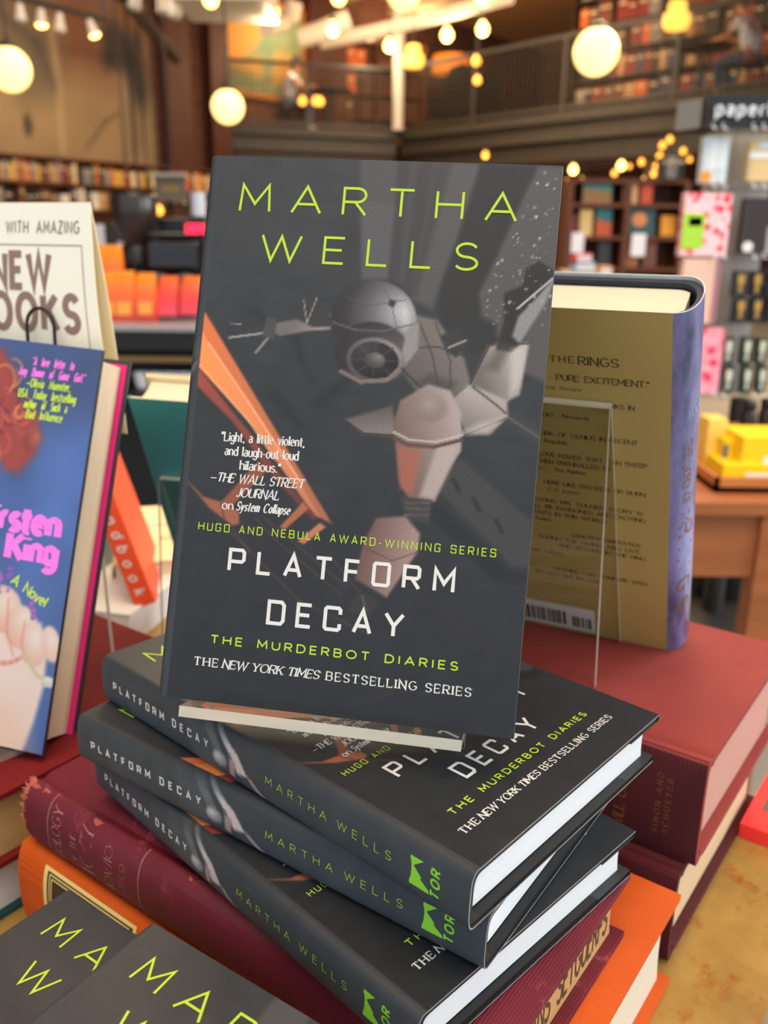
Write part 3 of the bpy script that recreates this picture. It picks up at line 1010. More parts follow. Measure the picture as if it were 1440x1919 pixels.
copy_tree(book0, pose((-250.0, 130.5, -262.3), -34.48, 0, 0), 'dark jacketed novel lying cover up, partly covered by the copy in the bottom corner')
copy_tree(book0, pose((-248.0, 118.0, -285.9), -33.2, 0, 0), 'dark jacketed novel hidden third from the top of the near pile')
copy_tree(book0, pose((-252.0, 116.0, -309.2), -34.2, 0, 0), 'dark jacketed novel hidden at the foot of the near pile')


def cloth_book(name, label, W, H, T, M, cloth, pages, bulge=7, ex=2.4, th=3.2, sq=4, groove=1.6, group=None, hollow=1.5, extra=None, cat='book', pextra=None):
    r = thing(name, label, cat, M, group)
    mb = MB()
    case_mesh(mb, W, H, T, bulge, ex, 0, th, groove=groove)
    mb.ctr = (W / 2, H / 2, -T / 2)
    mats = [cloth]
    if extra:
        mats += extra(mb, W, H, T, bulge, ex)
    mb.build('cover_board', mats, r, scale=MM)
    mb = MB()
    page_mesh(mb, W, H, T, bulge, ex, th, sq, hollow=hollow)
    mb.build('page_block', [pages] + (pextra(mb) if pextra else []), r, scale=MM)
    return r


# ---- worn maroon book under the stack of three
M_maroon = mat_cloth('worn_maroon_cloth', (118, 34, 50), (84, 18, 32), (182, 84, 92), rough=.55, wear_lo=.57)
M_maroon_sp = mat('ribbed_maroon_back', (132, 58, 72), .38, .5)
M_gilt = mat('faint_gilt', (168, 120, 116), .6)
M_fray = mat('frayed_cloth', (198, 120, 92), .9, noise=.6, c2=(150, 62, 56), nscale=300)
M_tan = mat_pages('tan_page_edges', (206, 164, 108), (178, 132, 80))
M_stamp = mat('dark_stamp_ink', (74, 52, 26), .8)


def maroon_extra(mb, W, H, T, bulge, ex):
    sm, L = spine_map(W, H, T, bulge, ex, .25, False)
    for v, s, h, w in ((236, 'STOLOGY', 7.0, .74), (224, 'OF THE', 4.0, .40), (212, 'ATC TY', 8.5, .70), (197, 'NOWIO', 5.5, .60), (188, 'ESSO', 3.6, .4)):
        qs = text(s, L * .5, v, h, w=L * w, hw=.05, serif=.13, contrast=.6, align='c')
        qs = [q for i, q in enumerate(qs) if (i * 7) % 10 < 7]
        put_text(mb, qs, sm, 1)
    for v in (246, 178):
        n = 14
        for i in range(n):
            put_text(mb, [[(L * i / n, v), (L * (i + 1) / n, v), (L * (i + 1) / n, v + .7), (L * i / n, v + .7)]], sm, 1)
    # ribs of the cloth along the back
    for i in range(60):
        t = L * (i + .5) / 60
        put_text(mb, [[(t - .11, 3), (t + .11, 3), (t + .11, H - 1), (t - .11, H - 1)]], sm, 3)
    # frayed head of the back
    r = random.Random(3)
    for i in range(70):
        t = L * r.random() ** .8 if i % 2 else L * (.72 + .28 * r.random())
        l = r.uniform(1.5, 5)
        a = sm(t, H - r.uniform(0, 2.5))
        mb.add([a, (a[0] + r.uniform(.5, 1.4), a[1] - .6, a[2] + r.uniform(-.5, .8)), (a[0] + r.uniform(-.6, 1.5), a[1] + l, a[2] + r.uniform(-.6, 2.2))], [(0, 1, 2)], 2)
    for v, w in ((262, 9), (254, 6), (214, 7), (150, 3), (90, 4), (40, 6)):
        pts = [(L - 1.2 - abs(r.gauss(0, .8)), v - w / 2)] + [(L - 2.5 - abs(r.gauss(0, 1.2)), v - w / 2 + w * k / 5) for k in range(1, 5)] + [(L - 1, v + w / 2)]
        q = [sm(*p) for p in pts]
        mb.add(q, [tuple(range(len(q)))], 2)
    return [M_gilt, M_fray, M_maroon_sp]


def stamp(mb):
    for q in text('RUDMANS SETGUERFS', 0, 0, 8.5, w=98, sx=.75, hw=.07):
        mb.add([(10 + x, 4.85, -26 + y * 1.9) for x, y in q], [(0, 1, 2, 3)], 1)
    return [M_stamp]


R1 = cloth_book('old_hardcover_book', 'worn maroon cloth book with ribbed back lying under the three dark novels', 118, 267, 34, pose((40, 224, -263), 54), M_maroon, M_tan, bulge=9, ex=2.2, groove=2.0, extra=maroon_extra, sq=5, pextra=stamp)
# ---- orange cloth book at the bottom of that pile
M_orange = mat_cloth('orange_book_cloth', (212, 92, 26), (194, 80, 18), (232, 124, 56), weave=2600, wear_lo=.72)
M_cream_pg = mat_pages('cream_page_edges', (228, 218, 198), (204, 192, 168))
M_brownlab = mat('brown_spine_label', (60, 44, 30), .6)
M_creamink = mat('cream_ink', (230, 206, 130), .6)


def orange_extra(mb, W, H, T, bulge, ex):
    sm, L = spine_map(W, H, T, bulge, ex, .2, False)
    def patch(t0, t1, v0, v1, mi, lift):
        s2, _ = spine_map(W, H, T, bulge, ex, lift, False)
        n = 12
        for i in range(n):
            a, b = t0 + (t1 - t0) * i / n, t0 + (t1 - t0) * (i + 1) / n
            put_text(mb, [[(a, v0), (b, v0), (b, v1), (a, v1)]], s2, mi)
    patch(L * .12, L * .9, H - 92, H - 22, 2, .15)
    patch(L * .15, L * .87, H - 90, H - 25, 1, .25)
    for d in (1.4, 3.2):
        for v in (H - 26 - d, ):
            patch(L * .15 + d, L * .87 - d, v, v + .7, 2, .35)
        for t in (L * .15 + d, L * .87 - d):
            patch(t, t + .7, H - 88, H - 25.5 - d, 2, .35)
    s3, _ = spine_map(W, H, T, bulge, ex, .4, False)
    put_text(mb, text('N', L * .5, H - 48, 9, hw=.09, align='c', serif=.15, contrast=.5), s3, 2)
    return [M_brownlab, M_creamink]


cloth_book('old_hardcover_book', 'bright orange cloth book flat on the rusty table under the maroon book', 165, 285, 53, pose((47, 213.5, -297.3), 54), M_orange, M_cream_pg, bulge=8, ex=2.3, th=3.4, sq=5, groove=1.4, extra=orange_extra, hollow=3)

# ---- two maroon volumes to the right
M_red = mat_cloth('red_book_cloth', (146, 60, 54), (130, 49, 46), (172, 92, 80), weave=1800, wear_lo=.70)
M_wine = mat_cloth('dark_red_book_cloth', (86, 26, 32), (66, 18, 24), (150, 84, 72), weave=1500, wear_lo=.68)
M_pink_pg = mat_pages('pink_page_edges', (206, 160, 142), (186, 134, 120))
M_tan2 = mat_pages('pale_tan_page_edges', (222, 196, 158), (200, 170, 130))
M_gilt2 = mat('dull_gilt', (132, 92, 58), .5, .5)


def durant_extra(mb, W, H, T, bulge, ex):
    s0, L = spine_map(W, H, T, bulge, ex, .1, False)
    mb.ctr = None
    for i in range(24):  # coarse overlay whose darker colour paints in shade from the stack beside it
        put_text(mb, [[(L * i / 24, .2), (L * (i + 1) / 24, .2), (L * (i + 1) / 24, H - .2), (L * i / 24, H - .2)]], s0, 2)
    sm, L = spine_map(W, H, T, bulge, ex, .25, False)
    for v, s, h, w in ((38, 'WILL DURANT', 5.5, .74), (20, 'SIMON AND', 2.8, .55), (15, 'SCHUSTER', 2.8, .5), (62, 'THE', 8, .36), (52, 'LIFE OF', 5, .4)):
        put_text(mb, text(s, L * .5, v, h, w=L * w, hw=.06, serif=.13, contrast=.6, align='c'), sm, 1)
    return [M_gilt2, mat_cloth('coarse_shaded_back_cloth', (84, 32, 36), (62, 22, 28), (140, 76, 66), weave=900, wear_lo=.68)]


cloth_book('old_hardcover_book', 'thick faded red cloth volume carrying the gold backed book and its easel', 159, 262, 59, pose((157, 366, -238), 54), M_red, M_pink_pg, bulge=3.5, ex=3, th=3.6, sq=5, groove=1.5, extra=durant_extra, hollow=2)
cloth_book('old_hardcover_book', 'dark red cloth volume flat on the table beneath the faded red one', 168, 262, 53, pose((147, 360, -297.3), 54), M_wine, M_tan2, bulge=4, ex=2.6, th=3.4, sq=5, groove=1.6, hollow=3)
# ---- pile on the left, under the blue novel
M_crim = mat_cloth('crimson_book_cloth', (128, 24, 28), (88, 14, 18), (150, 60, 44), weave=1500, wear_lo=.66)
M_teal = mat_cloth('teal_book_cloth', (38, 84, 84), (28, 66, 68), (90, 120, 116), wear_lo=.75)
M_gold_pg = mat_pages('golden_page_edges', (206, 170, 112), (180, 140, 84))
cloth_book('old_hardcover_book', 'crimson cloth book with golden page edges under the blue novel', 250, 250, 42, pose((-242, 323, -275.5), 54), M_crim, M_gold_pg, bulge=6, th=3.2, sq=5)
cloth_book('old_hardcover_book', 'teal cloth book with white page edges at the foot of the crimson book', 210, 240, 34, pose((-243, 330, -318), 54), M_teal, M_pages, bulge=6, th=3, sq=4)

# ---- blue novel with pink lettering, propped on a clear easel at the left
KW, KH, KT = 146.0, 222.0, 34.0


def blue_art(U, V):
    k = Ink(U, V, (70, 102, 166))
    k.noise(.06, 4, 60)
    k.poly([(60, 222), (150, 222), (150, 185), (110, 160), (60, 180)], (62, 76, 112), 18, .7)
    k.poly([(120, 175), (150, 180), (150, 110), (118, 120)], (96, 136, 214), 14, .7)
    k.poly([(60, 110), (150, 100), (150, 40), (60, 40)], (86, 122, 184), 14, .5)
    # swirl of red hair
    k.poly([(40, 222), (86, 216), (95, 205), (100, 190), (112, 184), (117, 172), (115, 160), (106, 149), (98, 150), (92, 158), (60, 150), (30, 180)], (178, 64, 52), 3)
    r = np.random.default_rng(2)
    for i in range(16):
        cx, cy, q = r.uniform(84, 110), r.uniform(155, 205), r.uniform(3, 11)
        a0 = r.uniform(0, 360)
        k.line(_arc(cx, cy, q * .8, q, a0, a0 + r.uniform(140, 260), 12), ((224, 110, 70), (246, 150, 84), (120, 36, 40), (206, 86, 70))[i % 4], r.uniform(.8, 2), .6, 1.2)
    k.dome(112, 168, 5, 7, (120, 40, 44), (236, 140, 90), .6, .4, 0, 2, 1.2, .5)
    # pale rounded shapes (plain stand-in for the pictured hand)
    sk, sh = (250, 226, 206), (236, 160, 132)
    k.poly([(60, -4), (60, 86), (108, 86), (120, 74), (134, 70), (140, 58), (141, 36), (138, 16), (133, -4)], sk, 1.5)
    k.dome(108, 74, 13, 13, sh, (255, 236, 214), .2, .3, 0, 1.5, 1)
    k.dome(122, 66, 10, 12, (240, 176, 150), (255, 236, 214), .3, .4, 10, 1.5, 1)
    k.dome(131, 58, 8, 12, (240, 176, 150), (255, 240, 222), .3, .3, 18, 1.5, 1)
    k.dome(141.5, 60, 5.5, 10, (244, 190, 164), (255, 238, 220), .2, .3, 18, 1.2, 1)
    k.line(_arc(108, 56, 20, 12, 200, 330, 10), (226, 120, 104), 2.0, .6, 2)
    k.line([(112, 80), (114, 62), (120, 50)], (232, 140, 120), 1.4, .6, 1.6)
    k.line([(124, 70), (124, 58), (128, 48)], (232, 150, 128), 1.2, .6, 1.6)
    k.line([(126, 52), (136, 42), (146, 38)], (214, 206, 160), 2.2, .9, 1)
    k.dome(143, 39.5, 4, 3, (200, 200, 180), (250, 246, 230), 0, .4, 0)
    k.poly([(100, -4), (138, 2), (130, 22), (116, 26)], (252, 204, 170), 8, .6)
    # violet blossoms
    for i in range(26):
        a, q = r.uniform(0, 6.28), r.uniform(0, 10)
        k.dome(103 + math.cos(a) * q, 90 + math.sin(a) * q, r.uniform(1, 2.6), r.uniform(1, 2.6), (120, 70, 170), ((216, 130, 220), (170, 110, 210), (240, 190, 240))[i % 3], .2, .3)
    for x, y in ((127, 82), (128, 76), (126, 79), (128.5, 73)):
        k.dome(x, y, 1.6, 2.2, (110, 80, 170), (220, 120, 210), .2, .2)
    k.c *= np.array((.84, .86, .90))
    return k.lin()


M_pinkink = mat('bright_pink_ink', (252, 126, 236), .5, .3)
M_yglink = mat('yellow_green_ink', (196, 226, 78), .5, .3)
M_blueprint = mat_print('glossy_blue_jacket_print', .35, .5, .04)
M_navy = mat('navy_paper_edge', (28, 34, 58), .6)
M_endpink = mat('hot_pink_endpaper', (226, 40, 130), .6)
M_peach_pg = mat_pages('peach_page_edges', (242, 224, 194), (224, 200, 160))
r = thing('novel', 'blue novel with pink lettering propped upright, the curling red hair on its cover', 'book', pose((-184, 416, -270), -12, -18.5, 4.1) @ Matrix.Translation((-.146, 0, 0)) @ UPRIGHT)
mb = MB()
jacket_mesh(mb, KW, KH, KT, 6, 2.6, blue_art, lambda A, B, L: plain_ink((50, 70, 120))(A, B), plain_ink((34, 42, 76)), step=.9, mi=0, edge_mi=1)
fl = lambda a, b: (a, b, 0.12)
T = lambda *a, mi=2, **k: put_text(mb, text(*a, **k), fl, mi)
kb = dict(hw=.078, align='c')
T('"A love letter to', 118, 209.3, 4.6, w=25, slant=.12, mi=2, **kb)
T('Amy Dunne of Gone Girl."', 118, 203.2, 4.6, w=40, slant=.12, mi=2, **kb)
T('_Olivia Muenter,', 117, 197.3, 4.6, w=27, slant=.12, mi=3, **kb)
T('USA Today bestselling', 117, 191.2, 4.6, w=35, slant=.12, mi=3, **kb)
T('author of Such a', 117, 185.6, 4.6, w=26, slant=.12, mi=3, **kb)
T('Bad Influence', 117, 180.0, 4.6, w=22, slant=.12, mi=3, **kb)
T('Kirsten', 136, 118, 13.2, w=50, hw=.17, sx=.9, contrast=.25, align='r')
T('King', 136.5, 102.5, 13.2, w=29, hw=.17, sx=.9, contrast=.25, align='r')
put_text(mb, rot2(text('A Novel', 112, 89, 5.6, w=24, hw=.085), -24, 112, 89), fl, 3)
mb.build('dust_jacket', [M_blueprint, M_navy, M_pinkink, M_yglink], r, scale=MM, ang=1.0)
mb = MB()
case_mesh(mb, KW, KH, KT, 6, 2.6, .45, 2.4, y0=.7, inset=.5)
mb.build('cover_board', M_navy, r, scale=MM)
mb = MB()
page_mesh(mb, KW, KH, KT, 6, 2.6, 4.0, 4.5)
mb.build('page_block', M_peach_pg, r, scale=MM)
mb = MB()
mb.box((KW / 2 + 2, KH / 2, -KT + 3.3), (KW - 6, KH - 5, .5))
mb.build('endpaper', M_endpink, r, scale=MM)


# ---- clear acrylic easels
M_ac = mat_acrylic()
M_acedge = mat('bright_acrylic_edge', (204, 204, 188), .25, .6, trans=.35)


def easel(label, M, w, h, ledge, foot_y, foot_z, t=3.0, th_back=0.0, low=0.0):
    """Local frame in mm: x along the ledge, y away from the book's face side, z up its back; the panel starts at y = th_back."""
    r = thing('acrylic_easel', label, 'book easel', M)

    def sheet(name, a, b, x0, x1, parent, nrm):
        """flat sheet from line a to line b (y, z), thickness t along nrm; its rim is paler"""
        mb = MB()
        A = [(x0, *a), (x1, *a), (x1, *b), (x0, *b)]
        B = [(p[0], p[1] + nrm[0] * t, p[2] + nrm[1] * t) for p in A]
        v = A + B
        mb.add(v, [(3, 2, 1, 0), (4, 5, 6, 7)], 0)
        mb.add(v, [(0, 1, 5, 4), (1, 2, 6, 5), (2, 3, 7, 6), (3, 0, 4, 7)], 1)
        return mb.build(name, [M_ac, M_acedge], parent, scale=MM)
    y = th_back
    sheet('back_panel', (y, -low), (y, h), 0, w, r, (1, 0))
    sheet('ledge', (y, 0), (y - ledge, 0), 0, w, r, (0, -1))
    dx, dz = foot_y - y - t, foot_z - h
    L = math.hypot(dx, dz)
    sheet('rear_leg', (y + t, h), (foot_y, foot_z), 0, w, r, (-dz / L, dx / L) if dz < 0 else (1, 0))
    return r


Fm = pose((-84.5, 301, -168.8), -8.51, -19.54, 1.75)
easel('clear acrylic easel holding the upright dark novel, its ledge above the stack', Fm @ Matrix.Translation((.012, 0, 0)), 104, 150, 36.0, 92, 8, t=4, th_back=23.6, low=11)
Km = pose((-184, 416, -270), -12, -18.5, 4.1) @ Matrix.Translation((-.146, 0, 0))
easel('clear acrylic easel behind the blue novel on the crimson book', Km @ Matrix.Translation((.012, 0, -.0005)), 118, 150, 52, 104, 18, t=3.5, th_back=34.6, low=3)


# ---- gold backed fantasy book, seen from the back
GW, GH, GT = 155.0, 237.0, 31.0
M_goldj = mat('olive_gold_jacket', (188, 164, 98), .38, .5, noise=.3, nscale=18, c2=(172, 148, 86), bump=.06, bscale=900)
M_spineart = mat('violet_streaked_print', (168, 166, 226), .25, .5, noise=1.0, nscale=52, c2=(50, 58, 82), stretch=(1, .3, 1), bump=.3, bscale=60)
M_blacktxt = mat('black_ink', (52, 40, 14), .6)
M_goldtxt = mat('gold_ink', (150, 98, 36), .5, .3)
M_barwhite = mat('barcode_white', (226, 226, 222), .5)
M_creamtop = mat_pages('warm_cream_page_edges', (226, 216, 194), (218, 204, 176))
M_palepaper = mat('white_jacket_edge', (214, 220, 222), .5)


def paper_jacket(mb, W, H, T, bulge, ex, step_v=60):
    """Plain jacket shell with separate faces for front, back and spine: materials 0 spine and front, 1 back, 2 rim."""
    mb.ctr = (W / 2, H / 2, -T / 2)
    sp = spine_curve(T, bulge, ex, 0, 22)
    prof = [(W, 0.0)] + sp + [(W, -T)]
    si = spine_curve(T, bulge, ex, .4, 22)
    inn = [(W, -.4)] + si + [(W, -T + .4)]
    n = len(prof)
    v = [(x, y, z) for y in (0, H) for x, z in prof] + [(x, y, z) for y in (0, H) for x, z in inn]
    mb.add(v, [(i + 1, i, n + i, n + i + 1) for i in range(n - 2)], 0, True)
    mb.add(v, [(n - 1, n - 2, 2 * n - 2, 2 * n - 1)], 1, True)
    mb.add(v, [(2 * n + i, 2 * n + i + 1, 3 * n + i + 1, 3 * n + i) for i in range(n - 1)], 2, True)
    mb.add(v, [(i, i + 1, 2 * n + i + 1, 2 * n + i) for i in range(n - 1)] + [(n + i + 1, n + i, 3 * n + i, 3 * n + i + 1) for i in range(n - 1)], 2)
    for z, s in ((-.2, -1), (-T + .2, 1)):
        q = [(W, 0, z), (W, H, z), (W + .4, H, z + s * 1.6), (W + .4, 0, z + s * 1.6), (W - 1, H, z + s * 3.2), (W - 1, 0, z + s * 3.2)]
        mb.add(q, [(0, 1, 2, 3), (3, 2, 4, 5)], 1)


BACKM = Matrix(((-1, 0, 0, 0), (0, 0, 1, 0), (0, 1, 0, 0), (0, 0, 0, 1)))
Gm = pose((176.6, 486.4, -238.0), -26.7, 28.4, 0.2)
GBm = Gm @ Matrix.Translation((0, GT * MM, 0)) @ BACKM
r = thing('novel', 'thick gold backed fantasy novel with violet spine leaning on an easel, back cover showing', 'book', GBm)
mb = MB()
paper_jacket(mb, GW, GH, GT, 10, 2.2)
fb = lambda a, b: (GW - a, b, -GT - .1)
B = lambda *a, mi=3, **k: put_text(mb, text(*a, **k), fb, mi)
ks = dict(serif=.12, contrast=.45, hw=.085, align='r')
B('THE LORD OF THE', 106, 207.0, 3.6, w=64, **ks)
B('RINGS', 127, 206.4, 4.6, w=18.6, **ks)
B('REMARKABLE BOOK', 88, 196.5, 3.2, w=50, **ks)
B('- PURE EXCITEMENT."', 141, 196.3, 3.4, w=48, **ks)
B('New York Times Book Review', 109, 190.5, 2.2, w=50, **{**ks, 'hw': .06})
for ln, xr, y in (('ONE OF THE GREAT WORKS IN', 134, 182), ('ANY BOOK." - Newsweek', 112, 173), ('A WORK OF GENIUS IN RECENT', 135.5, 160.5), ('TIMES." - New Republic', 100, 155.5),
                  ('A LOVE POWER THAT CAN SWEEP', 140, 146), ('YOUR MEN ENTHRALLED BY', 122, 141), ('WEEKS." - The Nation', 108, 136), ('HERE LIKE SWORDS OR BURN', 139, 126), ('IRON." - C.S. Lewis', 104, 121),
                  ('LOVING MR. TOLKIEN STORY IS', 137.5, 112), ('WILL BE PARDONED AND EXCITING', 139, 107), ('EVENTS IN THIS WORLD', 118, 102), ('W. H. Auden', 86, 97), ('LENGTHY NARRATIVE', 136.5, 87), ('SOUND THE LIVING AND LIVE,', 136.5, 82), ('AND BEYOND IN THE RING', 139, 77), ('Herald Tribune', 92, 70), ('NOTHING CAN COMPARE WITH', 139.5, 56), ('the story and the road', 112, 51)):
    sm_ = any(c.islower() for c in ln)
    q = dict(ks)
    q['hw'] = .085
    B(ln, xr, y, 2.4 if sm_ else 2.7, w=len(ln) * (1.75 if sm_ else 2.25), **q)
mb.add([fb(30, 2), fb(108, 2), fb(108, 24), fb(30, 24)], [(0, 1, 2, 3)], 4)
fb2 = lambda a, b: (GW - a, b, -GT - .18)
rr = random.Random(4)
x = 56.0
while x < 105:
    w_ = rr.choice([.5, .8, 1.3, 1.8])
    if not 89 < x < 92:
        mb.add([fb2(x, 5), fb2(x + w_, 5), fb2(x + w_, 18 if x < 89 else 15), fb2(x, 18 if x < 89 else 15)], [(0, 1, 2, 3)], 3)
    x += w_ + rr.choice([.5, .8, 1.2])
sm, L = spine_map(GW, GH, GT, 10, 2.2, .15)
put_text(mb, text('THE LORD OF THE', 74, L * .17, 5.5, w=58, hw=.06, serif=.12, contrast=.4), sm, 5)
put_text(mb, text('RINGS', 132, L * .13, 10.5, w=68, hw=.08, serif=.1, contrast=.45), sm, 5)
sm2, L2 = spine_map(GW, GH, GT, 10, 2.2, .15, False)
put_text(mb, text('J.R.R.', L2 * .42, 184, 3.6, w=11, hw=.07, serif=.12, contrast=.5, align='c'), sm2, 6)
put_text(mb, text('TOLKIEN', L2 * .42, 177, 4.2, w=19, hw=.07, serif=.12, contrast=.5, align='c'), sm2, 6)
mb.build('dust_jacket', [M_spineart, M_goldj, M_palepaper, M_blacktxt, M_barwhite, M_goldtxt, mat('silver_grey_ink', (168, 176, 196), .4)], r, scale=MM, ang=1.0)
mb = MB()
case_mesh(mb, GW, GH, GT, 10, 2.2, .5, 2.6, y0=2.0, inset=1)
mb.build('cover_board', mat('slate_blue_board', (44, 50, 66), .6), r, scale=MM)
mb = MB()
page_mesh(mb, GW, GH, GT, 10, 2.2, 3.4, 5)
mb.build('page_block', M_creamtop, r, scale=MM)
easel('clear acrylic easel standing between the dark novels and the gold backed book', Gm @ Matrix.Translation((-.031, 0, 0)) @ Matrix.Rotation(math.pi, 4, 'Z'), 110, 186, 50, 57, 30, t=3, th_back=1.0, low=0)

# ---- teal book further back on the left, its back to us, and its easel
TWW, THH, TTT = 142.0, 217.0, 30.0
Tm = pose((-158, 678, -300), -12, 25.5, 1.2)
TBm = Tm @ Matrix.Translation((TWW * MM, TTT * MM, 0)) @ BACKM
r = thing('novel', 'teal novel leaning on an easel behind the blue novel, its back cover showing', 'book', TBm)
mb = MB()
paper_jacket(mb, TWW, THH, TTT, 6, 2.4)
fb = lambda a, b: (TWW - a, b, -TTT - .1)
put_text(mb, text('For Your', 46, 178, 7.5, w=36, hw=.06, serif=.1, contrast=.4), fb, 3)
put_text(mb, text('Forever', 86, 178, 7.5, w=30, hw=.06, serif=.1, contrast=.4), fb, 3)
put_text(mb, text('praise for', 52, 190, 3.6, w=22, hw=.06), fb, 3)
M_tealj = mat('teal_jacket', (66, 160, 166), .4, .5, noise=.4, nscale=9, c2=(76, 170, 168))
mb.build('dust_jacket', [M_tealj, M_tealj, mat('cream_jacket_edge', (232, 222, 190), .6), mat('pale_teal_ink', (128, 190, 196), .5)], r, scale=MM, ang=1.0)
mb = MB()
case_mesh(mb, TWW, THH, TTT, 6, 2.4, .5, 2.6, y0=1.2, inset=1)
mb.build('cover_board', mat('cream_board', (226, 214, 180), .6), r, scale=MM)
mb = MB()
page_mesh(mb, TWW, THH, TTT, 6, 2.4, 3.4, 5)
mb.build('page_block', M_creamtop, r, scale=MM)
easel('clear acrylic easel in front of the teal book, half hidden by the upright novel', Tm @ Matrix.Translation((.128, 0, 0)) @ Matrix.Rotation(math.pi, 4, 'Z'), 120, 150, 36, 66, 36, t=3, th_back=1.0)

# books that carry the teal one, and the orange spined book beside them
cloth_book('old_hardcover_book', 'thick brown cloth book carrying the teal novel and its easel', 200, 190, 49, pose((-178, 597, -303.2), -12), mat_cloth('brown_book_cloth', (112, 80, 58), (92, 64, 46), (140, 104, 78), wear_lo=.75), M_gold_pg, bulge=5, th=3)


def flat_art(mb, W, H, T, bulge, ex):
    put_text(mb, [[(4, 110), (W, 128), (W, 131), (4, 113)]], lambda a, b: (a, b, .1), 1)
    put_text(mb, text('Seasons', 44, 66, 7, hw=.09), lambda a, b: (a, b, .12), 2)
    return [mat('violet_ink', (110, 92, 176), .6), M_blacktxt]


cloth_book('book', 'cream book with a thin violet line across it, lying behind the teal novel easel', 200, 190, 46, pose((-262, 800, -305.5), 14), mat('cream_cover_paper', (242, 216, 164), .5), M_creamtop, bulge=5, ex=3, th=1.2, sq=1, groove=0, extra=flat_art)


def orange_art(mb, W, H, T, bulge, ex):
    sm, L = spine_map(W, H, T, bulge, ex, .15)
    put_text(mb, text('Handbook', 34, L * .28, 9, w=104, hw=.08, slant=.2), sm, 1)
    return [M_white]


cloth_book('book', 'orange red paperback leaning with its white lettered spine toward the blue novel', 110, 150, 19,
           Matrix.Translation(at(292, 1128, .74)) @ Matrix.Rotation(math.radians(-19), 4, 'Y') @ Matrix.Rotation(math.radians(-6), 4, 'X') @ Matrix.Rotation(math.radians(101), 4, 'Z') @ UPRIGHT, mat('orange_red_print', (220, 74, 34), .5), M_creamtop, bulge=1.5, ex=5, th=.6, sq=.5, groove=0, extra=orange_art)
pg = at(296, 1130, .74)
cloth_book('book', 'pale grey book lying under the leaning orange red paperback', 84, 150, 40, Matrix.Translation((pg.x - .10, pg.y - .005, pg.z - .001)) @ Matrix.Rotation(math.radians(-14), 4, 'Z'), mat('pale_grey_cover', (216, 216, 210), .5), M_pages, bulge=4, ex=3, th=1.4, sq=1, groove=0)

# ---- sign card behind the blue novel, on a black wire stand
M_card = mat('ivory_card', (240, 240, 226), .6)
M_cardin = mat('card_inside', (238, 222, 180), .7)
M_grey = mat('warm_grey_ink', (140, 116, 108), .6)
B0 = Vector((-167, 528, -118))
SL = 136.0
lf = Vector((-.927, .375, 0)).normalized()
up = (Vector((0, 0, 1)) + Vector((-.375, .927, 0)) * -.0 + Vector((.375, .927, 0)) * .05)
lf = (lf - up * lf.dot(up)).normalized()
nr = lf.cross(up).normalized()
if nr.y > 0:
    nr = -nr
# nr faces the viewer
org = B0 + lf * 107
Sm = Matrix.Translation((org.x * MM, org.y * MM, CZ + org.z * MM)) @ Matrix((-lf, up, nr)).transposed().to_4x4()
r = thing('sign_card', 'ivory NEW BOOKS sign card standing behind the blue novel', 'sign', Sm)
mb = MB()
n = 14
front = [(4.5 * math.sin(math.pi * (i / n)) * (1 if i else 0), SL * i / n) for i in range(n + 1)]
back = [(-9 * (1 - (i / n)) ** 1.0 - 2.5 * math.sin(math.pi * min(1, (1 - i / n) * 1.0)), SL * i / n) for i in range(n + 1)][::-1]
loop = [(z - 3, y) for z, y in front] + [(z - 3.5, y) for z, y in back]
m_ = len(loop)
ex_ = lambda x, y: 1.5 - 12 * y / SL if x else 0.0
v = [(x + ex_(x, y), y, z) for x in (0, 107) for z, y in loop] + [(x + ex_(x, y), y, z - (.6 if i <= n else -.6)) for x in (0, 107) for i, (z, y) in enumerate(loop)]
mb.ctr = (50, SL / 2, -400)
mb.add(v, [(i, m_ + i, m_ + i + 1, i + 1) for i in range(m_ - 1)], 0, True)
mb.add(v, [(2 * m_ + i + 1, 3 * m_ + i + 1, 3 * m_ + i, 2 * m_ + i) for i in range(m_ - 1)], 1, True)
mb.add(v, [(m_ + i, 3 * m_ + i, 3 * m_ + i + 1, m_ + i + 1) for i in range(m_ - 1)] + [(i + 1, 2 * m_ + i + 1, 2 * m_ + i, i) for i in range(m_ - 1)], 1)


def fz(a, b):
    return (a, b, float(np.interp(b, [p[1] for p in front], [p[0] for p in front])) - 3 + .25)


put_text(mb, text('FILLED WITH AMAZING', 47, SL - 17.5, 6.6, w=84, sx=.62, hw=.065, align='c'), fz, 2)
put_text(mb, text('NEW', 44.5, SL - 49, 19, w=44, sx=.66, hw=.115, align='c'), fz, 2)
put_text(mb, text('BOOKS', 46, SL - 74, 20, w=82, sx=.7, hw=.115, align='c'), fz, 2)
for p in ([(1, SL - 84), (95, SL - 84), (91, SL - 24.5), (1, SL - 24.5), (1, SL - 84)],):
    for a, b in zip(p[:-1], p[1:]):
        for k in range(8):
            s0 = [a[0] + (b[0] - a[0]) * k / 8, a[1] + (b[1] - a[1]) * k / 8]
            s1 = [a[0] + (b[0] - a[0]) * (k + 1) / 8, a[1] + (b[1] - a[1]) * (k + 1) / 8]
            put_text(mb, ribbon([tuple(s0), tuple(s1)], .3), fz, 2)
mb.build('folded_card', [M_card, M_cardin, M_grey], r, scale=MM, ang=.9)
r2 = thing('wire_sign_stand', 'black wire stand whose loop rises in front of the ivory sign card', 'sign stand', Matrix.Translation((0, 0, CZ)))
M_wire = mat('black_wire', (14, 14, 15), .4)
base = org + -lf * 63 + nr * 7 + up * 26
mb = MB()
hp = [base - lf * (10.5 * math.cos(math.pi * i / 12)) * 1 + up * (38 + 9 * math.sin(math.pi * i / 12) * 1.2) for i in range(13)]
leg0 = [base + lf * -10.5 * 1 + up * k for k in (-20, 10)]
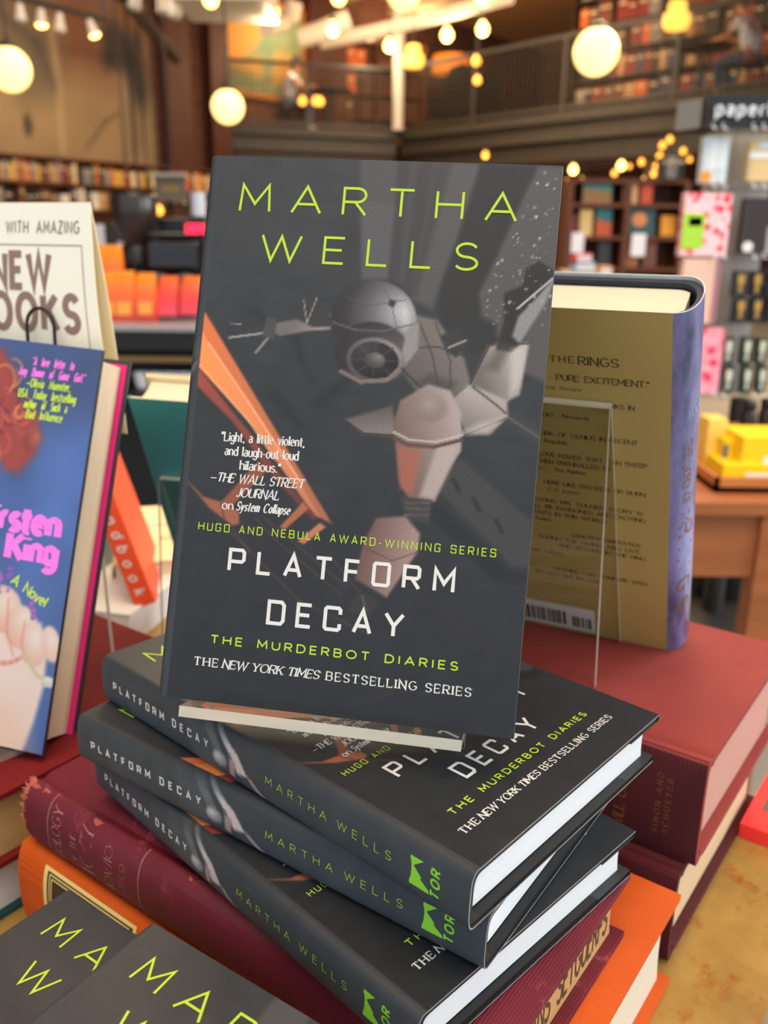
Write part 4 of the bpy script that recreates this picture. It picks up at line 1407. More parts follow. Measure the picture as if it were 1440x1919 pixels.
leg1 = [base + lf * 10.5 + up * k for k in (10, -20)]
mb.tube([tuple(p) for p in leg0 + hp + leg1], 1.1, 10)
mb.build('front_loop', M_wire, r2, scale=MM)
mb = MB()
q = base + up * -20
mb.tube([tuple(q - lf * 10.5), tuple(q + lf * 10.5)], 1.1, 8)
mb.tube([tuple(q), tuple(q - nr * 50 + up * -14), (q.x - 70, q.y + 45, -200), (q.x - 85, q.y + 60, -349)], 1.4, 8)
mb.build('wire_stem', M_wire, r2, scale=MM)
mb = MB()
mb.lathe([(0, 0), (40, 0), (40, 3), (38, 5), (0, 5)], 28, M=Matrix.Translation((q.x - 85, q.y + 60, -351.5)))
mb.build('stand_base', M_wire, r2, scale=MM)

# ---- red booklet at the right edge
r = thing('booklet', 'bright red booklet with grey markings lying on the rusty table', 'booklet', pose((222, 462, -342), 54))
mb = MB()
mb.prism([(0, 0), (150, 0), (150, -62), (0, -62)], -9.6, 0, 0)
for x, y, w_, h_ in ((22, -7, 22, 14), (58, -5, 26, 12), (96, -6, 34, 12), (30, -40, 90, 14)):
    mb.box((x + w_ / 2, y - h_ / 2, .15), (w_, h_, .2), 1)
for x, y, w_, h_ in ((12, -34, 130, .8), (50, -1, 1, 33), (12, -24, 38, .8)):
    mb.box((x + w_ / 2, y - h_ / 2, .15), (w_, h_, .2), 1)
mb.build('red_cover', [mat('bright_red_cover', (238, 50, 50), .5), mat('grey_red_ink', (92, 78, 66), .6)], r, scale=MM)

# ---- display table with a patinated brass top
M_rust = mat('patinated_brass_top', (196, 158, 84), .38, .5, noise=.9, nscale=14, c2=(130, 100, 50), bump=.15, bscale=120)
nt = M_rust.node_tree
p_ = nt.nodes['Principled BSDF']
base_ = p_.inputs['Base Color'].links[0].from_socket
n_ = nt.nodes.new('ShaderNodeTexNoise')
n_.inputs['Scale'].default_value = 38
n_.inputs['Detail'].default_value = 8
n_.inputs['Roughness'].default_value = .7
tc_ = nt.nodes.new('ShaderNodeTexCoord')
nt.links.new(tc_.outputs['Object'], n_.inputs['Vector'])
r_ = nt.nodes.new('ShaderNodeMapRange')
r_.inputs['From Min'].default_value = .54
r_.inputs['From Max'].default_value = .68
nt.links.new(n_.outputs['Fac'], r_.inputs['Value'])
mx_ = nt.nodes.new('ShaderNodeMix')
mx_.data_type = 'RGBA'
mx_.inputs['B'].default_value = s2l((150, 84, 24)) + (1,)
nt.links.new(base_, mx_.inputs['A'])
nt.links.new(r_.outputs['Result'], mx_.inputs['Factor'])
nt.links.new(mx_.outputs['Result'], p_.inputs['Base Color'])
p_.inputs['Metallic'].default_value = .25
# table frame: origin at the lens foot, turned to the line of the old books
Tf = Matrix.Translation((0, 0, CZ - .352)) @ Matrix.Rotation(math.radians(54), 4, 'Z')
r = thing('display_table', 'display table with a rusty brass top carrying all the near books', 'table', Tf)
mb = MB()
mb.box((.15, .597, -.012), (.80, 1.104, .024))
mb.build('table_top', M_rust, r)
mb = MB()
mb.box((.15, .60, -.174), (.78, 1.09, .30))
M_dkwood = mat_wood('dark_table_wood', (58, 38, 24), (36, 24, 16))
mb.build('apron', M_dkwood, r)
for x in (-.17, .47):
    for y in (.12, 1.08):
        mb = MB()
        mb.prism([(x - .035, y - .035), (x + .035, y - .035), (x + .035, y + .035), (x - .035, y + .035)], -.778, -.03)
        mb.build('leg', M_dkwood, r)

# ================================================================== the shop: shell
def onz(px, py, z):
    d = at(px, py, 1.0) - Vector((0, 0, CZ))
    return d * ((z - CZ) / d.z) + Vector((0, 0, CZ))


def struct(o):
    return tag(o, kind='structure')


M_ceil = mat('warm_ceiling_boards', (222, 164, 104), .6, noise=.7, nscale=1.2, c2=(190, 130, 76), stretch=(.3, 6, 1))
M_duct = mat('white_painted_duct', (206, 194, 178), .5)
M_beamw = mat('pale_painted_beam', (208, 180, 140), .6)
M_brick = mat_brick('old_brown_brick', (110, 62, 44), (82, 48, 36), (96, 76, 62), 3.0)
M_redbrown = mat('red_brown_steel', (84, 40, 28), .5, noise=.4, c2=(60, 30, 22), nscale=3)
M_steel = mat('dark_grey_steel', (54, 49, 45), .55, noise=.4, c2=(44, 40, 37), nscale=4)
M_steel2 = mat('brown_grey_beam_paint', (64, 58, 52), .55, noise=.4, c2=(55, 50, 45), nscale=4)
M_shelfw = mat_wood('brown_shelf_wood', (112, 62, 32), (80, 44, 24))
M_darkw = mat_wood('dark_shelf_wood', (62, 42, 30), (44, 30, 22))

mb = MB()
mb.box((-.5, 7.5, -.05), (24, 37, .1))
struct(mb.build('floor', mat('concrete_floor', (150, 146, 134), .5, noise=.5, c2=(128, 122, 112), nscale=2)))
mb = MB()
mb.box((-.5, 12.6, 6.05), (26, 29.2, .1))
struct(mb.build('ceiling', M_ceil))


def slab(name, a, b, z0, z1, t, m, side=1):
    """Upright wall between plan points a and b, thickness t to the side away from the room; returned with its own frame."""
    a, b = Vector((a[0], a[1], 0)), Vector((b[0], b[1], 0))
    d = (b - a)
    L = d.length
    M = Matrix.Translation((a.x, a.y, z0)) @ Matrix.Rotation(math.atan2(d.y, d.x), 4, 'Z')
    mb = MB()
    mb.box((L / 2, side * t / 2, (z1 - z0) / 2), (L, t, z1 - z0))
    o = mb.build(name, m)
    o.matrix_world = M
    return o


LW = Vector((.627, .779, 0))
LA = Vector((-5.82, 14.16, 0))
wl = lambda t: LA + LW * t           # points along the left wall
a_, b_ = wl(-6.0), wl(16)
struct(slab('wall_left', a_, b_, 0, 6, .2, M_brick))
struct(slab('wall_left_front', (a_.x, -2), a_, 0, 6, .2, M_brick))
struct(slab('wall_back', b_, (11.5, b_.y), 0, 6, .2, M_brick))
struct(slab('wall_right', (11.4, b_.y), (11.4, 7.0), 0, 6, .2, M_brick))
# red brown steel piers on the left wall
LR = math.atan2(LW.y, LW.x)
for i, (t, w) in enumerate(((3.2, .34), (4.12, .26), (6.8, .5))):
    mb = MB()
    mb.box((0, -.14, 3), (w, .28, 6))
    mb.box((0, -.30, 3), (w + .16, .04, 6))
    o = struct(mb.build('trim_%d' % (i + 1), M_redbrown))
    o.matrix_world = Matrix.Translation(wl(t)) @ Matrix.Rotation(LR, 4, 'Z')

# mural painted on boards high on the left wall
MW, MH = 6.4, 2.5


def mural_art(U, V):
    k = Ink(U, V, (138, 118, 94))
    k.noise(.05, 6, 1.2)
    k.poly([(0, 0), (6.4, 0), (6.4, .5), (5, 1.0), (0, 1.2)], (178, 148, 104), .7, .8)
    k.poly([(4.6, 1.3), (5.5, 1.2), (5.6, 2.5), (4.5, 2.5)], (122, 78, 58), .35, .8)
    k.poly([(5.9, 1.5), (6.4, 1.4), (6.4, 2.5), (5.7, 2.5)], (116, 76, 58), .3, .8)
    k.poly([(3.2, 1.8), (4.4, 1.9), (4.4, 2.5), (3, 2.5)], (112, 88, 70), .3, .8)
    k.poly([(4.0, .8), (4.5, .9), (4.65, 1.5), (4.2, 1.75), (3.9, 1.6)], (104, 94, 78), .3, .85)
    k.poly([(4.85, .2), (5.5, .3), (5.6, .9), (5.1, 1.1), (4.8, .8)], (140, 118, 88), .35, .7)
    k.poly([(5.42, 1.5), (5.46, 1.95), (5.6, 2.12), (5.75, 2.0), (5.78, 1.6), (5.7, 1.4), (5.5, 1.36)], (64, 58, 56), .1, .95)
    k.poly([(5.72, 2.1), (5.9, 1.98), (6.1, 1.85), (6.22, 1.5), (6.28, 1.1), (6.18, .8), (6.0, .9), (5.9, 1.3), (5.74, 1.5)], (54, 52, 54), .12, .95)
    k.poly([(6.05, 2.02), (6.2, 2.0), (6.2, 1.78), (6.06, 1.76)], (62, 58, 56), .08, .9)
    k.poly([(5.75, .1), (6.25, .15), (6.2, .85), (5.85, .9)], (108, 94, 78), .25, .8)
    k.line([(4.58, .1), (4.62, 1.0), (4.56, 1.9)], (194, 168, 126), .09, .7, .1)
    k.line([(5.0, .15), (5.4, .6), (5.65, .75)], (88, 76, 60), .05, .7, .08)
    k.dome(4.03, .42, .07, .16, (62, 56, 50), (80, 72, 62), 0, 0, 0, .05)
    k.line([(3.6, 2.0), (4.3, 1.6), (4.55, 1.0)], (70, 66, 60), .1, .5, .15)
    return k.lin()


def painting(name, label, cat, W, H, art, M, step, frame=None, d=.05):
    r = thing(name, label, cat, M)
    nx, ny = int(W / step), int(H / step)
    U, V = np.meshgrid(np.linspace(0, W, nx + 1), np.linspace(0, H, ny + 1))
    mb = MB()
    o = mb.add([(float(u), -d, float(v)) for u, v in zip(U.ravel(), V.ravel())], [(j * (nx + 1) + i, j * (nx + 1) + i + 1, (j + 1) * (nx + 1) + i + 1, (j + 1) * (nx + 1) + i) for j in range(ny) for i in range(nx)], 0)
    mb.ink[o] = art(U, V)
    mb.box((W / 2, -d / 2 + .002, H / 2), (W, d - .004, H), 1)
    mb.build('painted_board', [mat_print('painted_board_print', .7, .2, .02), M_darkw], r)
    if frame:
        mb = MB()
        for c, s in (((W / 2, -d / 2 - .01, -.05), (W + .2, d + .04, .1)), ((W / 2, -d / 2 - .01, H + .05), (W + .2, d + .04, .1)), ((-.05, -d / 2 - .01, H / 2), (.1, d + .04, H)), ((W + .05, -d / 2 - .01, H / 2), (.1, d + .04, H))):
            mb.box(c, s)
        mb.build('frame', frame, r)
    return r


painting('mural', 'weathered ochre mural of dark figures high on the left brick wall', 'mural', MW, MH, mural_art,
         Matrix.Translation(wl(-3.55) + Vector((0, 0, 2.28))) @ Matrix.Rotation(LR, 4, 'Z'), .06)


def canvas_art(U, V):
    k = Ink(U, V, (120, 128, 98))
    k.noise(.05, 9, .6)
    k.poly([(0, .4), (.9, .3), (1.0, 1.4), (0, 1.6)], (206, 138, 66), .15, .9)
    k.poly([(.5, .5), (1.1, .7), (1.4, 1.2), (1.0, 1.0)], (96, 128, 106), .12, .9)
    k.poly([(1.2, .2), (1.8, .3), (1.7, .8), (1.3, .7)], (198, 140, 74), .12, .8)
    k.poly([(1.3, 1.0), (2.2, .9), (2.2, 1.6), (1.5, 1.6)], (128, 142, 112), .2, .9)
    return k.lin()


painting('painting', 'framed green and ochre painting hanging past the red brown pier', 'painting', 2.0, 1.5, canvas_art,
         Matrix.Translation(wl(4.45) + Vector((0, 0, 3.72))) @ Matrix.Rotation(LR, 4, 'Z'), .05, mat('gilt_frame', (170, 110, 56), .4, .5))

# ------------------------------------------------------------------ mezzanine
MZ = 3.02
P0, P1, P2 = Vector((6.6, 10.66, 0)), Vector((.17, 18.2, 0)), Vector((-3.15, 17.35, 0))


def along(a, b):
    d = b - a
    return d.length, math.atan2(d.y, d.x)


def seg_box(name, a, b, z0, z1, y0, y1, m, st=True):
    L, an = along(a, b)
    mb = MB()
    mb.box((L / 2, (y0 + y1) / 2, (z0 + z1) / 2), (L, y1 - y0, z1 - z0))
    o = mb.build(name, m)
    o.matrix_world = Matrix.Translation(a) @ Matrix.Rotation(an, 4, 'Z')
    return struct(o) if st else o


# with a = P1 and b = P0 the local +y points back into the upper floor
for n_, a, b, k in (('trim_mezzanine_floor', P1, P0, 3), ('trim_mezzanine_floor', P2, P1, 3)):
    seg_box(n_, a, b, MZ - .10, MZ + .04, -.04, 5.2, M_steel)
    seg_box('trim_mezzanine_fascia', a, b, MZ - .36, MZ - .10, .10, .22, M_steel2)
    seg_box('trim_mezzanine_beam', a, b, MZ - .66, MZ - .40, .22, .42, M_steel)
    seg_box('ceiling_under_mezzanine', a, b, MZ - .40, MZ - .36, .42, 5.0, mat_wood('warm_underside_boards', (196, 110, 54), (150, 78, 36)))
# railing: one thing per side, with posts, rails and wire mesh
M_mesh = mat('dark_wire_mesh', (58, 52, 46), .5)
M_rail = mat('dark_rail_paint', (48, 43, 39), .5)
for a, b, lab in ((P1, P0, 'long dark mesh railing along the upper floor right of the white column'), (P2, P1, 'short dark mesh railing on the upper floor left of the white column')):
    L, an = along(a, b)
    r = thing('railing', lab, 'railing', Matrix.Translation(a + Vector((0, 0, MZ + .04))) @ Matrix.Rotation(an, 4, 'Z'))
    mb = MB()
    mb.box((L / 2, .02, 1.08), (L, .06, .06))
    mb.build('top_rail', M_rail, r)
    mb = MB()
    mb.box((L / 2, .02, .07), (L, .04, .05))
    mb.build('bottom_rail', M_rail, r)
    n = max(2, round(L / 1.9))
    for i in range(n + 1):
        mb = MB()
        mb.box((min(L - .04, max(.04, L * i / n)), .02, .54), (.07, .05, 1.08))
        mb.build('post', M_rail, r)
    mb = MB()
    for i in range(int(L / .1)):
        mb.box((.1 * i + .04, .03, .57), (.008, .008, 1.0))
    for j in range(11):
        mb.box((L / 2, .03, .12 + .088 * j), (L, .007, .008))
    o = mb.build('wire_mesh', M_mesh, r)
# white column
mb = MB()
mb.lathe([(.12, 0), (.12, .04), (.10, .05), (.10, 2.88), (.12, 2.9)], 24, M=Matrix.Translation((.17, 17.93, MZ + .04)))
tag(mb.build('column', mat('white_column_paint', (176, 170, 162), .5)), 'slim white round column rising from the upper floor edge', 'column')
# uprights below carrying the mezzanine
for i, t in enumerate((.22, .55, .9)):
    p = P1.lerp(P0, t)
    mb = MB()
    mb.box((0, .4, (MZ - .66) / 2), (.16, .16, MZ - .66))
    o = struct(mb.build('trim_support_post_%d' % (i + 1), M_darkw))
    o.matrix_world = Matrix.Translation(p) @ Matrix.Rotation(along(P1, P0)[1], 4, 'Z')

# ------------------------------------------------------------------ ceiling work: beams, ducts, track lights
BL, BA = along(P1, P0)
BN = Vector((-math.sin(BA), math.cos(BA), 0))
BN = BN if BN.y > 0 else -BN
for i, k_ in enumerate((-5.0, -3.2, -1.4, .4, 2.0)):
    mb = MB()
    mb.box((0, 0, 0), (13, .24, .30))
    o = struct(mb.build('trim_beam_%d' % (i + 1), M_beamw))
    c_ = P1.lerp(P0, .15) + BN * k_
    o.matrix_world = Matrix.Translation((c_.x, c_.y, 5.845)) @ Matrix.Rotation(BA, 4, 'Z')


def warm_point_light(loc, power, color=(1.0, .70, .38), r=.06):
    d = bpy.data.lights.new('bulb_fill_light', 'POINT')
    d.energy, d.color, d.shadow_soft_size = power, color, r
    o = bpy.data.objects.new('bulb_fill_light', d)
    COL.objects.link(o)
    o.location = loc


for q in ((624, 62, 13.5), (838, 74, 14), (905, 62, 14), (730, 94, 15), (510, 30, 12.5)):
    warm_point_light(at(*q) - Vector((0, 0, .12)), 42)
for q in ((700, 96, 17.5), (860, 80, 17.0), (990, 60, 17.5), (560, 60, 18.0), (780, 60, 20.5)):  # added lights without any bulb, brightening the far ceiling boards
    warm_point_light(at(*q), 60, (1.0, .74, .42))
for q in ((1213, 350, 14.2), (1075, 335, 13.0), (910, 310, 13.5)):
    warm_point_light(at(*q) - Vector((0, 0, .1)), 30)
for lab, pts, rr in (('white duct bending down beside the ceiling spots', [(500, 50, 14.5), (530, 42, 15), (546, 30, 15), (552, 5, 15)], .13),
                     ('short white duct with an open end under the boards', [(560, 72, 16), (600, 60, 16), (655, 36, 16)], .16),
                     ('long white pipe running under the ceiling boards', [(600, 80, 17), (700, 60, 17), (860, 20, 17), (960, -8, 17)], .12)):
    mb = MB()
    mb.tube([at(*p) for p in pts], rr, 14)
    tag(mb.build('ceiling_duct', M_duct), lab, 'duct')
mb = MB()
p = at(425, -8, 12)
mb.box(tuple(p), (1.1, 1.2, .34))
tag(mb.build('air_unit', mat('white_sheet_metal', (200, 196, 190), .5)), 'white boxy air unit under the ceiling above the painting', 'air unit')
M_spotw = mat('white_lamp_housing', (216, 208, 196), .5)
M_spotlit = mat('lit_spot_lens', (255, 226, 120), .4, emit=9, emit_c=(255, 214, 110))
M_spotoff = mat('unlit_spot_lens', (200, 196, 186), .4)
# track with four lamps above the mural
a, b = at(-30, -22, 9.2), at(196, 36, 11.0)
mb = MB()
mb.tube([a, b], .03, 8)
mb.tube([b, b + Vector((0, 0, 1.6))], .02, 6)
tag(mb.build('lamp_track', M_steel), 'dark lamp track carrying the spots above the mural', 'track')


def spot(p0, p1, lit, label, r=.055):
    p0, p1 = Vector(p0), Vector(p1)
    d = (p1 - p0)
    M = Matrix.Translation(p0) @ d.to_track_quat('Z', 'Y').to_matrix().to_4x4()
    t = thing('track_spotlight', label, 'lamp', M, None)
    L = d.length
    mb = MB()
    mb.lathe([(.02, 0), (r * .7, .02), (r * .8, L * .4), (r * 1.05, L * .8), (r * 1.2, L)], 16)
    mb.build('lamp_housing', M_spotw, t)
    mb = MB()
    mb.sphere((0, 0, L), r * 1.12, 14, sc=(1, 1, .5))
    mb.build('lamp_lens', M_spotlit if lit else M_spotoff, t)


for (x0, y0, x1, y1, y, lit, lab) in ((36, 6, 39, 38, 9.6, 0, 'unlit white track spotlight above the mural, outermost by the wall corner'), (76, 16, 78, 47, 9.9, 1, 'lit white track spotlight above the mural with its beam pointing straight down'),
                                      (111, 24, 113, 58, 10.2, 0, 'unlit white track spotlight between the two lit ones above the mural'), (166, 36, 178, 66, 10.7, 1, 'lit white track spotlight tilted toward the pier at the track end'),
                                      (258, -20, 250, 14, 11.5, 0, 'white spotlight aimed left of a pair near the dark brace'), (300, -24, 308, 22, 11.8, 0, 'white spotlight hanging left in the close pair near the dark brace'), (322, -20, 328, 30, 11.8, 0, 'white spotlight hanging right in the close pair near the dark brace')):
    spot(at(x0, y0, y), at(x1, y1, y), lit, lab, .05 if y < 11 else .075)
mb = MB()
mb.tube([at(205, -40, 11), at(330, 110, 15.5)], .09, 6)
tag(mb.build('steel_brace', M_steel), 'dark steel brace slanting across the brick above the mural', 'brace')

# ------------------------------------------------------------------ lamps
M_globe = mat('lit_globe_glass', (255, 226, 150), .3, emit=2.1, emit_c=(255, 216, 130))
M_bulb = mat('lit_bulb', (255, 214, 120), .3, emit=7, emit_c=(255, 208, 108))
M_bulbo = mat('amber_lit_bulb', (255, 178, 70), .3, emit=2.6, emit_c=(255, 172, 62))
M_cap = mat('dark_lamp_cap', (36, 32, 28), .5)
for px, py, y, rad, lab in ((1118, 97, 6.6, .150, 'large glowing globe lamp hanging before the upper floor shelves'), (18, 130, 6.8, .146, 'glowing globe lamp hanging in front of the mural'),
                            (427, 200, 8.5, .143, 'smaller glowing globe lamp hanging by the painting'), (757, -14, 7.5, .125, 'glowing globe lamp hanging over the white column top')):
    p = at(px, py, y)
    t = thing('globe_pendant', lab, 'lamp', Matrix.Translation(p))
    mb = MB()
    mb.sphere((0, 0, 0), rad, 28)
    mb.build('glass_globe', M_globe, t)
    mb = MB()
    mb.lathe([(rad * .42, rad * .9), (rad * .4, rad * 1.12), (rad * .1, rad * 1.25), (rad * .1, rad * 1.4)], 16)
    mb.build('lamp_cap', M_cap, t)
    mb = MB()
    mb.tube([(0, 0, rad * 1.35), (0, 0, 5.98 - p.z)], .008, 6)
    mb.build('cord', M_cap, t)

proto = None
bulbs = [(510, 22, 12.5, .085), (624, 55, 13.5, .085), (730, 86, 15, .085), (838, 66, 14, .085), (905, 55, 14, .085), (905, -2, 12, .085), (635, -4, 12, .085), (395, 0, 11, .08), (893, 115, 15.5, .07), (895, 151, 15.4, .06)]
low = [(910, 290, 13.5, .042, 0), (1063, 342, 14.5, .042, 0), (1075, 318, 13.0, .055, 1), (1091, 338, 14.2, .036, 0), (1152, 325, 14, .042, 0), (1165, 311, 12.6, .055, 1), (1180, 312, 15, .036, 0), (1203, 304, 13.6, .042, 0), (1213, 334, 14.4, .055, 1), (1226, 326, 13.9, .042, 0), (1231, 312, 13.4, .042, 0), (1237, 293, 13.1, .042, 0), (1242, 273, 12.8, .042, 0), (1256, 262, 12.7, .042, 0), (1281, 284, 13, .04, 0), (1293, 299, 14.0, .036, 0),
       (240, 380, 7.2, .032, 1), (258, 374, 9, .05, 0), (262, 398, 9.2, .05, 0), (280, 396, 9.0, .05, 0), (298, 395, 9.4, .045, 0), (567, 190, 17.3, .07, 0), (592, 190, 17.3, .07, 0), (600, 191, 17.4, .07, 0)]


def bulb(px, py, y, rad, m, lab, grp, top=None):
    p = at(px, py, y)
    t = thing('hanging_bulb', lab, 'lamp', Matrix.Translation(p), grp)
    mb = MB()
    mb.lathe([(0, -rad), (rad * .5, -rad * .87), (rad * .87, -rad * .5), (rad, 0), (rad * .87, rad * .5), (rad * .5, rad * .9), (rad * .4, rad * 1.25)], 14)
    mb.build('glass_bulb', m, t)
    mb = MB()
    mb.lathe([(rad * .42, rad * 1.2), (rad * .42, rad * 1.8), (rad * .12, rad * 2)], 10)
    if top:
        mb.tube([(0, 0, rad * 1.9), (0, 0, max(top - p.z, rad * 2.2))], .006, 5)
    mb.build('bulb_socket', M_cap, t)


nm = ['beside the white bent duct', 'under the open ended white duct', 'just left of the white column', 'right of the white column above the amber lamp', 'right of the column under the long pipe', 'at the picture top right of the column', 'at the picture top left of the column', 'above the white air unit', 'over the pair of dark armchairs', 'low in front of the dark armchairs']
for (px, py, y, rad), w in zip(bulbs, nm):
    bulb(px, py, y, rad, M_bulb if y < 15.3 else M_bulbo, 'bright bulb hanging under the ceiling ' + w, None, 5.95)
for px, py, y, rad, hot in low:
    under = px > 900
    bulb(px, py, y, rad, M_bulb if hot else M_bulbo, ('small glowing bulb on the strings under the upper floor' if under else 'small glowing bulb above the coffee bar' if px < 400 else 'small glowing bulb on the upper floor behind the railing') + (', brighter than its neighbours' if hot and under else ', greenish white' if hot else ''),
         ('bulbs under the upper floor' if under else 'bulbs over the coffee bar' if px < 400 else 'bulbs behind the railing') + (' bright' if hot else ''), MZ - .405 if under else 5.95)
p = at(846, 122, 19.6)  # made-up glowing drum standing in for an orange-lit ceiling alcove
t = thing('alcove_glow_drum', 'added glowing orange drum in place of the lit ceiling alcove behind the dark armchairs upstairs', 'lamp', Matrix.Translation(p))
mb = MB()
mb.lathe([(.33, -.17), (.39, -.16), (.37, .16), (.33, .17), (.02, .17)], 28)
mb.build('glow_drum', mat('orange_alcove_glow', (236, 130, 30), .5, emit=.55, emit_c=(244, 132, 24)), t)
mb = MB()
mb.tube([(0, 0, .15), (0, 0, 5.95 - p.z)], .012, 6)
mb.build('cord', M_cap, t)
# two amber pendant shades upstairs
for px, py, y, w, lab in ((775, 107, 15.5, .17, 'amber pleated pendant lamp right of the white column'), (1269, 30, 12.6, .17, 'amber pendant lamp over the upper floor table')):
    p = at(px, py, y)
    t = thing('amber_pendant', lab, 'lamp', Matrix.Translation(p))
    mb = MB()
    mb.lathe([(w * .55, .17), (w * .7, .1), (w * .62, .06), (w * .95, .02), (w, -.08), (w * .8, -.15), (0, -.17)], 20)
    mb.build('lamp_shade', mat('amber_glowing_glass', (240, 176, 70), .4, emit=1.7, emit_c=(248, 184, 76)), t)
    mb = MB()
    mb.tube([(0, 0, .15), (0, 0, 5.95 - p.z)], .01, 6)
    mb.build('cord', M_cap, t)

# ------------------------------------------------------------------ shelf books: individuals, sharing a few meshes
BCOL = [('dark red', (122, 34, 30)), ('orange', (206, 96, 38)), ('cream', (226, 204, 160)), ('black', (40, 36, 36)), ('yellow', (214, 164, 52)), ('grey', (130, 122, 116)), ('white', (222, 218, 210)), ('brown', (104, 66, 42)), ('red', (186, 50, 38)), ('dark blue', (52, 62, 92)), ('green', (70, 96, 66)), ('tan', (178, 136, 92))]
_bk = {}


def small_book_mesh(ci):
    """Upright shelf book, spine to -y: unit thickness x, height z."""
    if ci not in _bk:
        n, c = BCOL[ci]
        mb = MB()
        mb.box((-.44, .5, .5), (.12, 1, 1), 0)
        mb.box((.44, .5, .5), (.12, 1, 1), 0)
        pr = [(-.5, 0), (-.3, -.04), (0, -.055), (.3, -.04), (.5, 0), (.5, .06), (-.5, .06)]
        mb.prism(pr, 0, 1, 0)
        mb.box((0, .5, .5), (.76, .92, .96), 1)
        mb.box((0, -.052, .72), (.62, .02, .12), 2)
        me = mb.build('shelf_book', [mat('book_cloth_' + n.replace(' ', '_'), c, .6), M_pages, mat('pale_spine_label', (206, 190, 150), .6)]).data
        for o in list(bpy.data.objects):
            if o.data == me:
                bpy.data.objects.remove(o)
        _bk[ci] = me
    return _bk[ci]


NB = [0]


def shelf_row(a, b, z, where, grp, thick=(.035, .07), h=(.2, .27), fill=.93, depth=.17, pal=None, seed=0, limit=999):
    """Books side by side from a to b (the room is on the -y side of the row's frame)."""
    r = random.Random(seed)
    L, an = along(a, b)
    x, k = 0.0, 0
    R = Matrix.Rotation(an, 4, 'Z')
    while x < L - .05 and k < limit:
        t = r.uniform(*thick)
        if r.random() > fill:
            x += r.uniform(.04, .12)
            continue
        ci = r.choice(pal or range(len(BCOL)))
        hh = r.uniform(*h)
        o = bpy.data.objects.new('shelf_book', small_book_mesh(ci))
        COL.objects.link(o)
        lean = math.radians(r.choice([0, 0, 0, 0, 2, -2]))
        o.matrix_world = Matrix.Translation(a) @ R @ Matrix.Translation((x + t / 2, 0, z + .002)) @ Matrix.Rotation(lean, 4, 'Y') @ Matrix.Diagonal((t, depth, hh, 1))
        tag(o, '%s spined book standing %s' % (BCOL[ci][0], where), 'book', '%s books %s' % (BCOL[ci][0], grp))
        x += t + .002
        k += 1
        NB[0] += 1


def bookcase(name, label, a, b, z0, z1, n_sh, depth, m, bays, back=True):
    L, an = along(a, b)
    r = thing(name, label, 'bookcase', Matrix.Translation(a + Vector((0, 0, z0))) @ Matrix.Rotation(an, 4, 'Z'))
    H = z1 - z0
    for i in range(bays + 1):
        mb = MB()
        mb.box((L * i / bays, depth / 2, H / 2), (.04, depth, H))
        mb.build('upright', m, r)
    for j in range(n_sh + 1):
        mb = MB()
        mb.box((L / 2, depth / 2, H * j / n_sh if j else .02), (L, depth - .01, .03))
        mb.build('shelf', m, r)
    if back:
        mb = MB()
        mb.box((L / 2, depth - .01, H / 2), (L, .02, H))
        mb.build('back_panel', m, r)
    return r


NRM = Vector((LW.y, -LW.x, 0))         # from the left wall into the room
a, b = wl(-4.6) + NRM * .34, wl(3.9) + NRM * .34
bookcase('bookcase', 'long brown bookcase along the left brick wall below the mural', a, b, 0, 2.24, 6, .32, M_shelfw, 9)
zz = [2.24 * j / 6 + .02 for j in range(6)]
i0 = (b - a) * .0
shelf_row(wl(-3.3) + NRM * .33, wl(3.8) + NRM * .33, zz[5], 'on the top shelf below the mural', 'on the top shelf below the mural', (.045, .09), (.22, .31), .96, .2, [0, 1, 2, 3, 4, 5, 7, 7, 5, 11, 11, 10], 1, 100)
shelf_row(wl(-2.6) + NRM * .33, wl(3.8) + NRM * .33, zz[4], 'on the second shelf below the mural', 'on the second shelf below the mural', (.07, .16), (.20, .30), .8, .2, [3, 3, 7, 7, 11, 5, 9, 6, 5], 2, 42)

# upper floor bookcase right of the white column
off = Vector((-(P0 - P1).y, (P0 - P1).x, 0)).normalized() * 2.6
if off.y < 0:
    off = -off
a, b = P1.lerp(P0, .20) + off, P1.lerp(P0, .98) + off
bookcase('bookcase', 'tall dark bookcase on the upper floor behind the long railing', a, b, MZ + .04, 5.75, 6, .3, M_darkw, 8)
HS = (5.75 - MZ - .04) / 6
for j, (lim, fr) in enumerate(((27, .9), (27, .93), (27, .93), (27, .9), (24, .85))):
    zsh = MZ + .04 + HS * (5 - j) + .02
    shelf_row(a.lerp(b, .02) - off.normalized() * .0, b, zsh, 'on the upper floor, shelf %s' % ['nearest the ceiling', 'second from the ceiling', 'at the middle of the case', 'below the middle of the case', 'low in the case'][j], 'on the upper floor shelf %s' % ['nearest the ceiling', 'second from the ceiling', 'at the middle of the case', 'below the middle of the case', 'low in the case'][j],
              (.12, .26), (.28, .37), fr, .2, [0, 3, 5, 7, 7, 0, 3, 9, 7, 11, 1], 20 + j, lim)
# short case in the far upper corner beyond the painting
a2, b2 = P2.lerp(P1, .42) + Vector((-.5, 2.2, 0)), P1 + Vector((.6, 2.6, 0))
bookcase('bookcase', 'brown bookcase in the upper floor corner behind the white column', a2, b2, MZ + .04, 5.0, 4, .3, M_shelfw, 3)
for j in range(3):
    shelf_row(a2, b2, MZ + .04 + (1.94 / 4) * (3 - j) + .02, 'in the corner case upstairs, %s shelf' % ['top', 'second', 'third'][j], 'in the corner case upstairs on the %s shelf' % ['top', 'second', 'third'][j], (.14, .26), (.28, .38), .8, .2, [0, 1, 7, 7, 7, 11, 3], 40 + j, 8)


